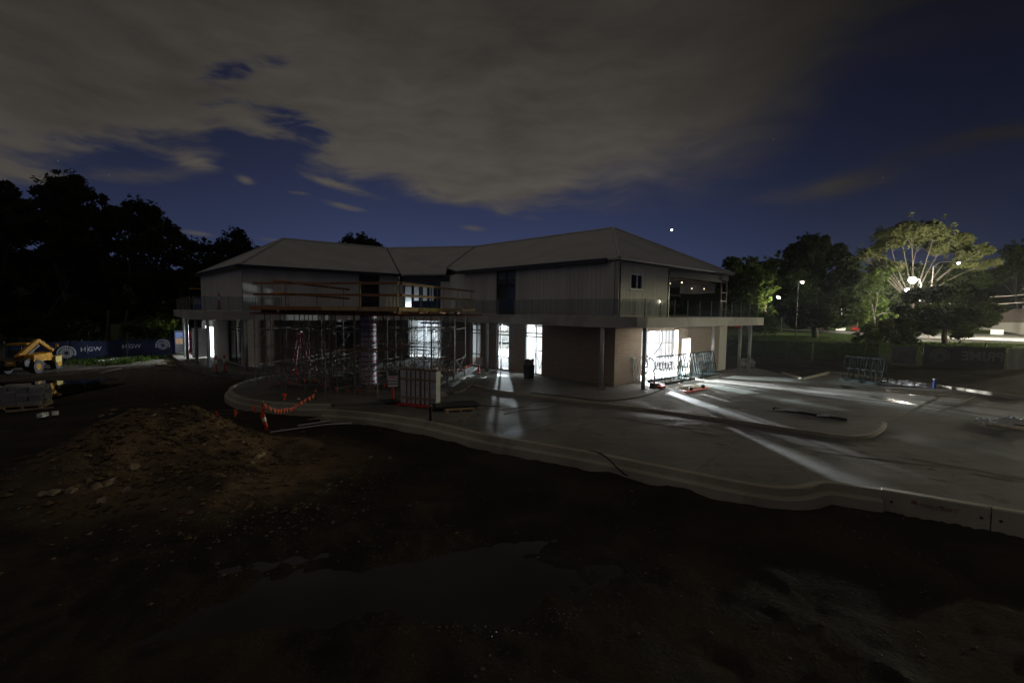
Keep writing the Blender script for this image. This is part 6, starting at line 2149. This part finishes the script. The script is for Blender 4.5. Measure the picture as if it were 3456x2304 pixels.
part('sheet', MB().add([D(618, 1150, 38.5), D(632, 1150, 38.3), D(640, 1190, 38.2), D(628, 1190, 38.4), D(618, 1150, 38.6), D(632, 1150, 38.4), D(640, 1190, 38.3), D(628, 1190, 38.5)],
                       [(3, 2, 1, 0), (4, 5, 6, 7), (0, 1, 5, 4), (1, 2, 6, 5), (2, 3, 7, 6), (3, 0, 4, 7)]), mat('light_blue_sheet', (0.16, 0.25, 0.80), 0.5), t)
for k in range(9):
    a = Vector((-24.5 - 0.55 * k + rnd.uniform(-.3, .3), 30.8 + 0.8 * k + rnd.uniform(-.4, .4), 0))
    ang = rnd.uniform(-0.5, 0.6)
    l_ = rnd.uniform(0.9, 2.6)
    b = a + Vector((math.cos(ang) * l_, math.sin(ang) * l_, 0))
    a.z, b.z = height(a.x, a.y) + 0.06 + 0.02 * (k % 3), height(b.x, b.y) + 0.07
    if not inside([v for v in side], a.x, a.y) and not inside([v for v in side], b.x, b.y):
        solo('timber_offcut', MB().beam(a, b, 0.14, 0.05), M_PLANK, 'timber offcut lying on the gravel towards the left entrance', 'timber', (a + b) / 2, 'timber offcuts on the left gravel')
for k, (p0, p1, lab) in enumerate((((320, 1210), (530, 1190), 'long pale pipe lying on the dirt below the banner fence'), ((385, 1202), (425, 1198), 'white sheet offcut lying on the dirt below the banner fence'), ((340, 1250), (410, 1235), 'short pale pipe lying on the left gravel'))):
    a, b = G(*p0, 0.0), G(*p1, 0.0)
    a.z, b.z = height(a.x, a.y) + .12, height(b.x, b.y) + .14
    solo('pipe' if k != 1 else 'sheet_offcut', MB().beam(a, b, 0.08 if k != 1 else 0.5, 0.06), M_PIPE, lab, 'pipe' if k != 1 else 'sheet', (a + b) / 2)
y0 = LE + Vector((-0.9, 0.6, 0))
t = thing('scaffold_frame', 'small yellow topped scaffold frame on the balcony at the left wall end', 'scaffold frame', (-28.4, 40.9, Z_S1))
for x in (-28.9, -27.75):
    utube('standard', t, M_GUTTER, (x, 40.9, Z_S1), (x, 40.9, 5.75), 0.03)
for z in (4.7, 5.7):
    ubeam('board', t, M_YELLOW, (-28.9, 40.9, z), (-27.75, 40.9, z), 0.06, 0.09)

# ================================================================== road, street lamps, cars, houses beyond
RZ = 0.18
road = [(58, 71), (84, 69), (84, 20), (130, 20), (200, 60), (230, 190), (150, 190), (100, 130), (70, 92)]
struct('road', MB().prism([Vector(p) for p in road], -0.6, RZ), mat('wet_asphalt', (0.17, 0.165, 0.15), 0.5, (0.12, 0.115, 0.105), 0.5, 0.2, 40))


def street_lamp(label, px, py, depth, lean_px, watts, r=0.28, glow=60.0, col=(1.0, 0.93, 0.78), spot=False, aim=True):
    """pole stands lean_px to the side of the head"""
    hd = D(px, py, depth)
    ft = D(px + lean_px, py, depth)
    ft.z = height(ft.x, ft.y)
    t = thing('street_lamp', label, 'street lamp', ft, 'street lamps')
    tp = Vector((ft.x, ft.y, hd.z - 0.5))
    utube('pole', t, M_GUTTER if spot or watts < 400 else M_STEEL, ft, tp, 0.07)
    part('arm', MB().tube(smooth_poly([tp - Vector((0, 0, 0.2)), tp.lerp(hd, 0.3) + Vector((0, 0, 0.45)), hd + Vector((0, 0, 0.22))], 12), 0.05, 8), M_STEEL, t, smooth=True)
    part('head', MB().box(hd + Vector((0, 0, 0.2)), (0.75, 0.35, 0.12)), M_STEEL, t)
    g_ = part('lens', MB().lathe(hd, [(r * 0.15, -r * 0.98), (r * 0.6, -r * 0.8), (r * 0.92, -r * 0.4), (r, 0.0), (r * 0.92, r * 0.4), (r * 0.6, r * 0.8)], 14), emis('street_glow_%d' % int(glow), col, glow), t, smooth=True)
    if watts:   # cut-off luminaires send nothing above the horizontal
        point_light('lamp_light', hd - Vector((0, 0, r + 0.1)), watts, col, 0.4, t, 179.5 if spot else 172 if aim else 0).rotation_euler = (0, 0, 0) if spot else Vector((0.35, 0.9, -0.12)).to_track_quat('-Z', 'Y').to_euler()
    return t


street_lamp('brightest street lamp, glaring white among the right trees', 3080, 945, 72, 30, 9500, 0.5, 120.0, aim=False)
street_lamp('second street lamp glaring just below left of the brightest one', 3060, 978, 104, 24, 3500, 0.42, 60.0)
street_lamp('street lamp shining through the crown of the big dark tree', 2708, 952, 71, -14, 300, 0.17, 60.0, (1, 0.95, 0.85))
street_lamp('lower street lamp left of the spreading tree', 2886, 1000, 118, 14, 5000, 0.36, 60.0, (0.95, 0.97, 1.0))
street_lamp('small upper street lamp left of the spreading tree', 2887, 974, 150, 10, 0, 0.3, 30.0)
street_lamp('street lamp hidden behind the big dark tree that lights the pale gum', 2628, 1003, 88, 14, 5200, 0.3, 60.0)
street_lamp('street lamp on a tall curved pole right of the brightest one', 3235, 888, 74, -84, 900, 0.2, 12.0, (0.95, 0.97, 1.0))
street_lamp('street lamp over the bright road at the right edge', 3505, 950, 74, 20, 120000, 0.3, 60.0, (1.0, 0.95, 0.80))
street_lamp('nearer street lamp over the road beyond the right edge', 3950, 1002, 70, 20, 45000, 0.3, 60.0, (1.0, 0.94, 0.64), True)
street_lamp('nearest street lamp over the road well beyond the right edge', 5300, 968, 38, 20, 56000, 0.3, 60.0, (1.0, 0.94, 0.62), True)


def car(loc, rot, label, m):
    t = thing('parked_car', label, 'car', loc, 'cars parked beyond the trees')
    m4 = Matrix.Translation(Vector(loc)) @ Matrix.Rotation(rot, 4, 'Z')
    pr = [(-2.2, .35), (2.2, .35), (2.25, .75), (1.2, .92), (0.55, 1.42), (-1.1, 1.45), (-1.9, 1.0), (-2.25, .9)]
    for nm, prof, w_, mm in (('body', [(-2.2, .3), (2.2, .3), (2.25, .72), (1.25, .92), (-1.85, .98), (-2.25, .88)], 0.88, m), ('cabin', [(1.15, .93), (0.5, 1.38), (-1.1, 1.40), (-1.8, .98)], 0.74, M_BLACK)):
        mb = MB()
        k = len(prof)
        mb.add([m4 @ Vector((x, -w_, z)) for x, z in prof] + [m4 @ Vector((x, w_, z)) for x, z in prof], [tuple(range(k - 1, -1, -1)), tuple(range(k, 2 * k))][::-1] + [(i, (i + 1) % k, k + (i + 1) % k, k + i) for i in range(k)])
        part(nm, mb, mm, t)
    part('roof', MB().add([m4 @ Vector(v) for v in ((.48, -.72, 1.39), (.48, .72, 1.39), (-1.08, .72, 1.41), (-1.08, -.72, 1.41), (.48, -.72, 1.43), (.48, .72, 1.43), (-1.08, .72, 1.45), (-1.08, -.72, 1.45))],
                          [(0, 1, 2, 3), (7, 6, 5, 4), (0, 4, 5, 1), (1, 5, 6, 2), (2, 6, 7, 3), (3, 7, 4, 0)]), m, t)
    for x in (-1.35, 1.4):
        for y in (-.8, .8):
            part('wheel', MB().tube([m4 @ Vector((x, y - .1, .32)), m4 @ Vector((x, y + .1, .32))], .32, 14), M_RUBBER, t)
    for y in (-.6, .6):
        part('tail_light', MB().obox(m4 @ Vector((-2.24, y, .82)), m4.to_3x3() @ Vector((.05, 0, 0)), m4.to_3x3() @ Vector((0, .3, 0)), Vector((0, 0, .12))), M_RED, t)
    return t


for k, (px, dp, rot, lab, m) in enumerate(((2838, 112, 0.9, 'white car parked right of the big tree trunk', M_WHITE), (2888, 116, 0.9, 'red car parked in the middle of the far row', M_RED),
                                           (2780, 110, 1.0, 'dark car mostly behind the big tree trunk', M_GUTTER), (2945, 120, 0.8, 'silver car parked at the right of the far row', M_STEEL))):
    p = D(px, 1110, dp)
    p.z = height(p.x, p.y)
    car(p, rot, lab, m)
struct('car_park', MB().prism([Vector(p) for p in ((72, 100), (104, 108), (112, 150), (70, 150))], -0.6, 0.17), mat("wet_asphalt", (0, 0, 0)))
cp = D(2870, 975, 126)
street_lamp('car park lamp behind the trees above the parked cars', 2835, 1030, 124, 8, 7000, 0.3, 30.0)


def house(loc, rot, w_, dp_, h_, label, wallm, roofm, wins, group=None, glow=None, chimney=True):
    t = thing('house', label, 'house', loc, group)
    m4 = Matrix.Translation(Vector(loc)) @ Matrix.Rotation(rot, 4, 'Z')

    def P(x, y, z):
        return m4 @ Vector((x, y, z))
    rh = w_ * 0.22
    part('wall', MB().add([P(-w_ / 2, -dp_ / 2, -1), P(w_ / 2, -dp_ / 2, -1), P(w_ / 2, dp_ / 2, -1), P(-w_ / 2, dp_ / 2, -1), P(-w_ / 2, -dp_ / 2, h_), P(w_ / 2, -dp_ / 2, h_), P(w_ / 2, dp_ / 2, h_), P(-w_ / 2, dp_ / 2, h_)],
                          [(0, 1, 5, 4), (1, 2, 6, 5), (2, 3, 7, 6), (3, 0, 4, 7), (3, 2, 1, 0)]), wallm, t)
    o = 0.5
    a = w_ / 2 - dp_ / 2
    a = max(0.5, a)
    e_ = [P(-w_ / 2 - o, -dp_ / 2 - o, h_), P(w_ / 2 + o, -dp_ / 2 - o, h_), P(w_ / 2 + o, dp_ / 2 + o, h_), P(-w_ / 2 - o, dp_ / 2 + o, h_), P(-a, 0, h_ + rh), P(a, 0, h_ + rh)]
    rfp = part('roof', MB().add(e_, [(0, 1, 5, 4), (1, 2, 5), (2, 3, 4, 5), (3, 0, 4), (3, 2, 1, 0)]), roofm, t)
    if chimney:
        part('chimney', MB().obox(P(a * 0.6, 0.8, h_ + rh), m4.to_3x3() @ Vector((.7, 0, 0)), m4.to_3x3() @ Vector((0, .7, 0)), Vector((0, 0, 1.6))), wallm, rfp)
    for x, z, ww, wh, lit in wins:
        wd = part('window', MB().obox(P(x, -dp_ / 2 - 0.03, z), m4.to_3x3() @ Vector((ww, 0, 0)), m4.to_3x3() @ Vector((0, .1, 0)), Vector((0, 0, wh))), M_WHITE, t)
        part('pane', MB().obox(P(x, -dp_ / 2 - 0.09, z), m4.to_3x3() @ Vector((ww - .16, 0, 0)), m4.to_3x3() @ Vector((0, .02, 0)), Vector((0, 0, wh - .16))), emis('lit_window_%d' % int(glow or 6), (1.0, 0.80, 0.50), glow or 6.0) if lit else M_FRAME, wd)
    return t


hp = D(3452, 1110, 112)
hp.z = -0.2
hs = house(hp, 0.25, 15, 9, 3.2, 'pale bungalow with chimney across the road at the right edge', mat('pale_house_wall', (0.20, 0.185, 0.17), 0.8), mat('tile_roof', (0.11, 0.085, 0.075), 0.8), [(-5.2, 1.6, 1.6, 1.3, True), (-1.0, 1.6, 1.6, 1.3, False), (3.2, 1.6, 1.6, 1.3, False)])
fnc = thing('picket_fence', 'short white picket fence by the bright road in front of the bungalow', 'fence', D(3370, 1120, 104))
p0 = D(3345, 1120, 104)
p1 = D(3385, 1120, 103)
for k in range(9):
    q = p0.lerp(p1, k / 8)
    ubox('picket', fnc, M_WHITE, (q.x, q.y, 0.55), (0.22, 0, 0), (0, 0.05, 0), (0, 0, 1.5))
for z in (0.2, 0.9):
    ubeam('rail', fnc, M_WHITE, (p0.x, p0.y + .06, z), (p1.x, p1.y + .06, z), 0.05, 0.09)
far_h = [(3300, 936, 330), (3372, 930, 340), (3405, 936, 335), (3345, 958, 300), (2300, 955, 300), (2318, 958, 310), (2335, 975, 280), (2352, 965, 320), (2372, 976, 290), (2262, 958, 330),
         (2492, 978, 330), (668, 1043, 300), (612, 1045, 280), (770, 1042, 260)]
for k, (px, py, dp) in enumerate(far_h):
    best = min((abs(height(q.x, q.y) - (q.z - 1.4)), y_) for y_ in range(150, 520, 4) for q in [D(px, py, y_)])
    p = D(px, py, best[1])
    p.z -= 1.6
    house(p, -math.atan2(p.x, p.y), 11, 8, 3.4, ('small distant house with a lit window seen through the open upper corner' if 2200 < px < 2400 else 'distant house with a lit window on the dark hill at the far right' if px > 3200 else 'distant house with a lit window low behind the left balcony' if px < 900 else 'distant house with a lit window low among the right trees'), mat('far_wall', (0.16, 0.15, 0.14), 0.9), mat('tile_roof', (0, 0, 0)),
          [(0.0, 1.6, 0.7 + 0.35 * (k % 3), 0.7, True)], 'distant houses on the hills', 2.0 + 3 * (k % 3), chimney=False)
# overhead wires
pw = [(Vector((64, 84, 7.2)), 'lower'), (Vector((64, 84, 8.0)), 'upper')]
for k, (z_, lab) in enumerate(((7.6, 'upper'), (6.2, 'lower'))):
    a, b = D(3060, 985 + 22 * k, 92), D(3500, 990 + 26 * k, 88)
    P = [a.lerp(b, i / 16) + Vector((0, 0, -0.9 * math.sin(math.pi * i / 16))) for i in range(17)]
    solo('overhead_wire', MB().tube(P, 0.03, 5), M_STEEL, lab + ' overhead wire running right from the brightest lamp', 'wire', a)
wp = D(3470, 1000, 88)
t = thing('utility_pole', 'utility pole at the right edge carrying the overhead wires', 'pole', (wp.x, wp.y, -0.2))
part('pole', MB().tube([(wp.x, wp.y, -0.4), (wp.x, wp.y, 10.5)], 0.16, 10, 0.12), M_BARK, t)
part('crossarm', MB().box((wp.x, wp.y, 9.6), (2.2, 0.12, 0.14)), M_BARK, t)

# ================================================================== damp night air, thin haze added for a glow round the lamps
hz_m = bpy.data.materials.new('damp_glow_air')
hz_m.use_nodes = True
T = NT(hz_m.node_tree)
T.n('ShaderNodeOutputMaterial', {'Volume': T.n('ShaderNodeVolumePrincipled', {'Color': (0.92, 0.95, 1.0, 1), 'Density': 0.00021, 'Anisotropy': 0.8}).outputs[0]})
gx = [v for v in (xs[0], xs[-1], ys[0], ys[-1])]
struct('haze', MB().box(((gx[0] + gx[1]) / 2, (gx[2] + gx[3]) / 2, 30), (gx[1] - gx[0] + 40, gx[3] - gx[2] + 40, 66)), hz_m, kind='stuff')
scene.cycles.volume_bounces = 0
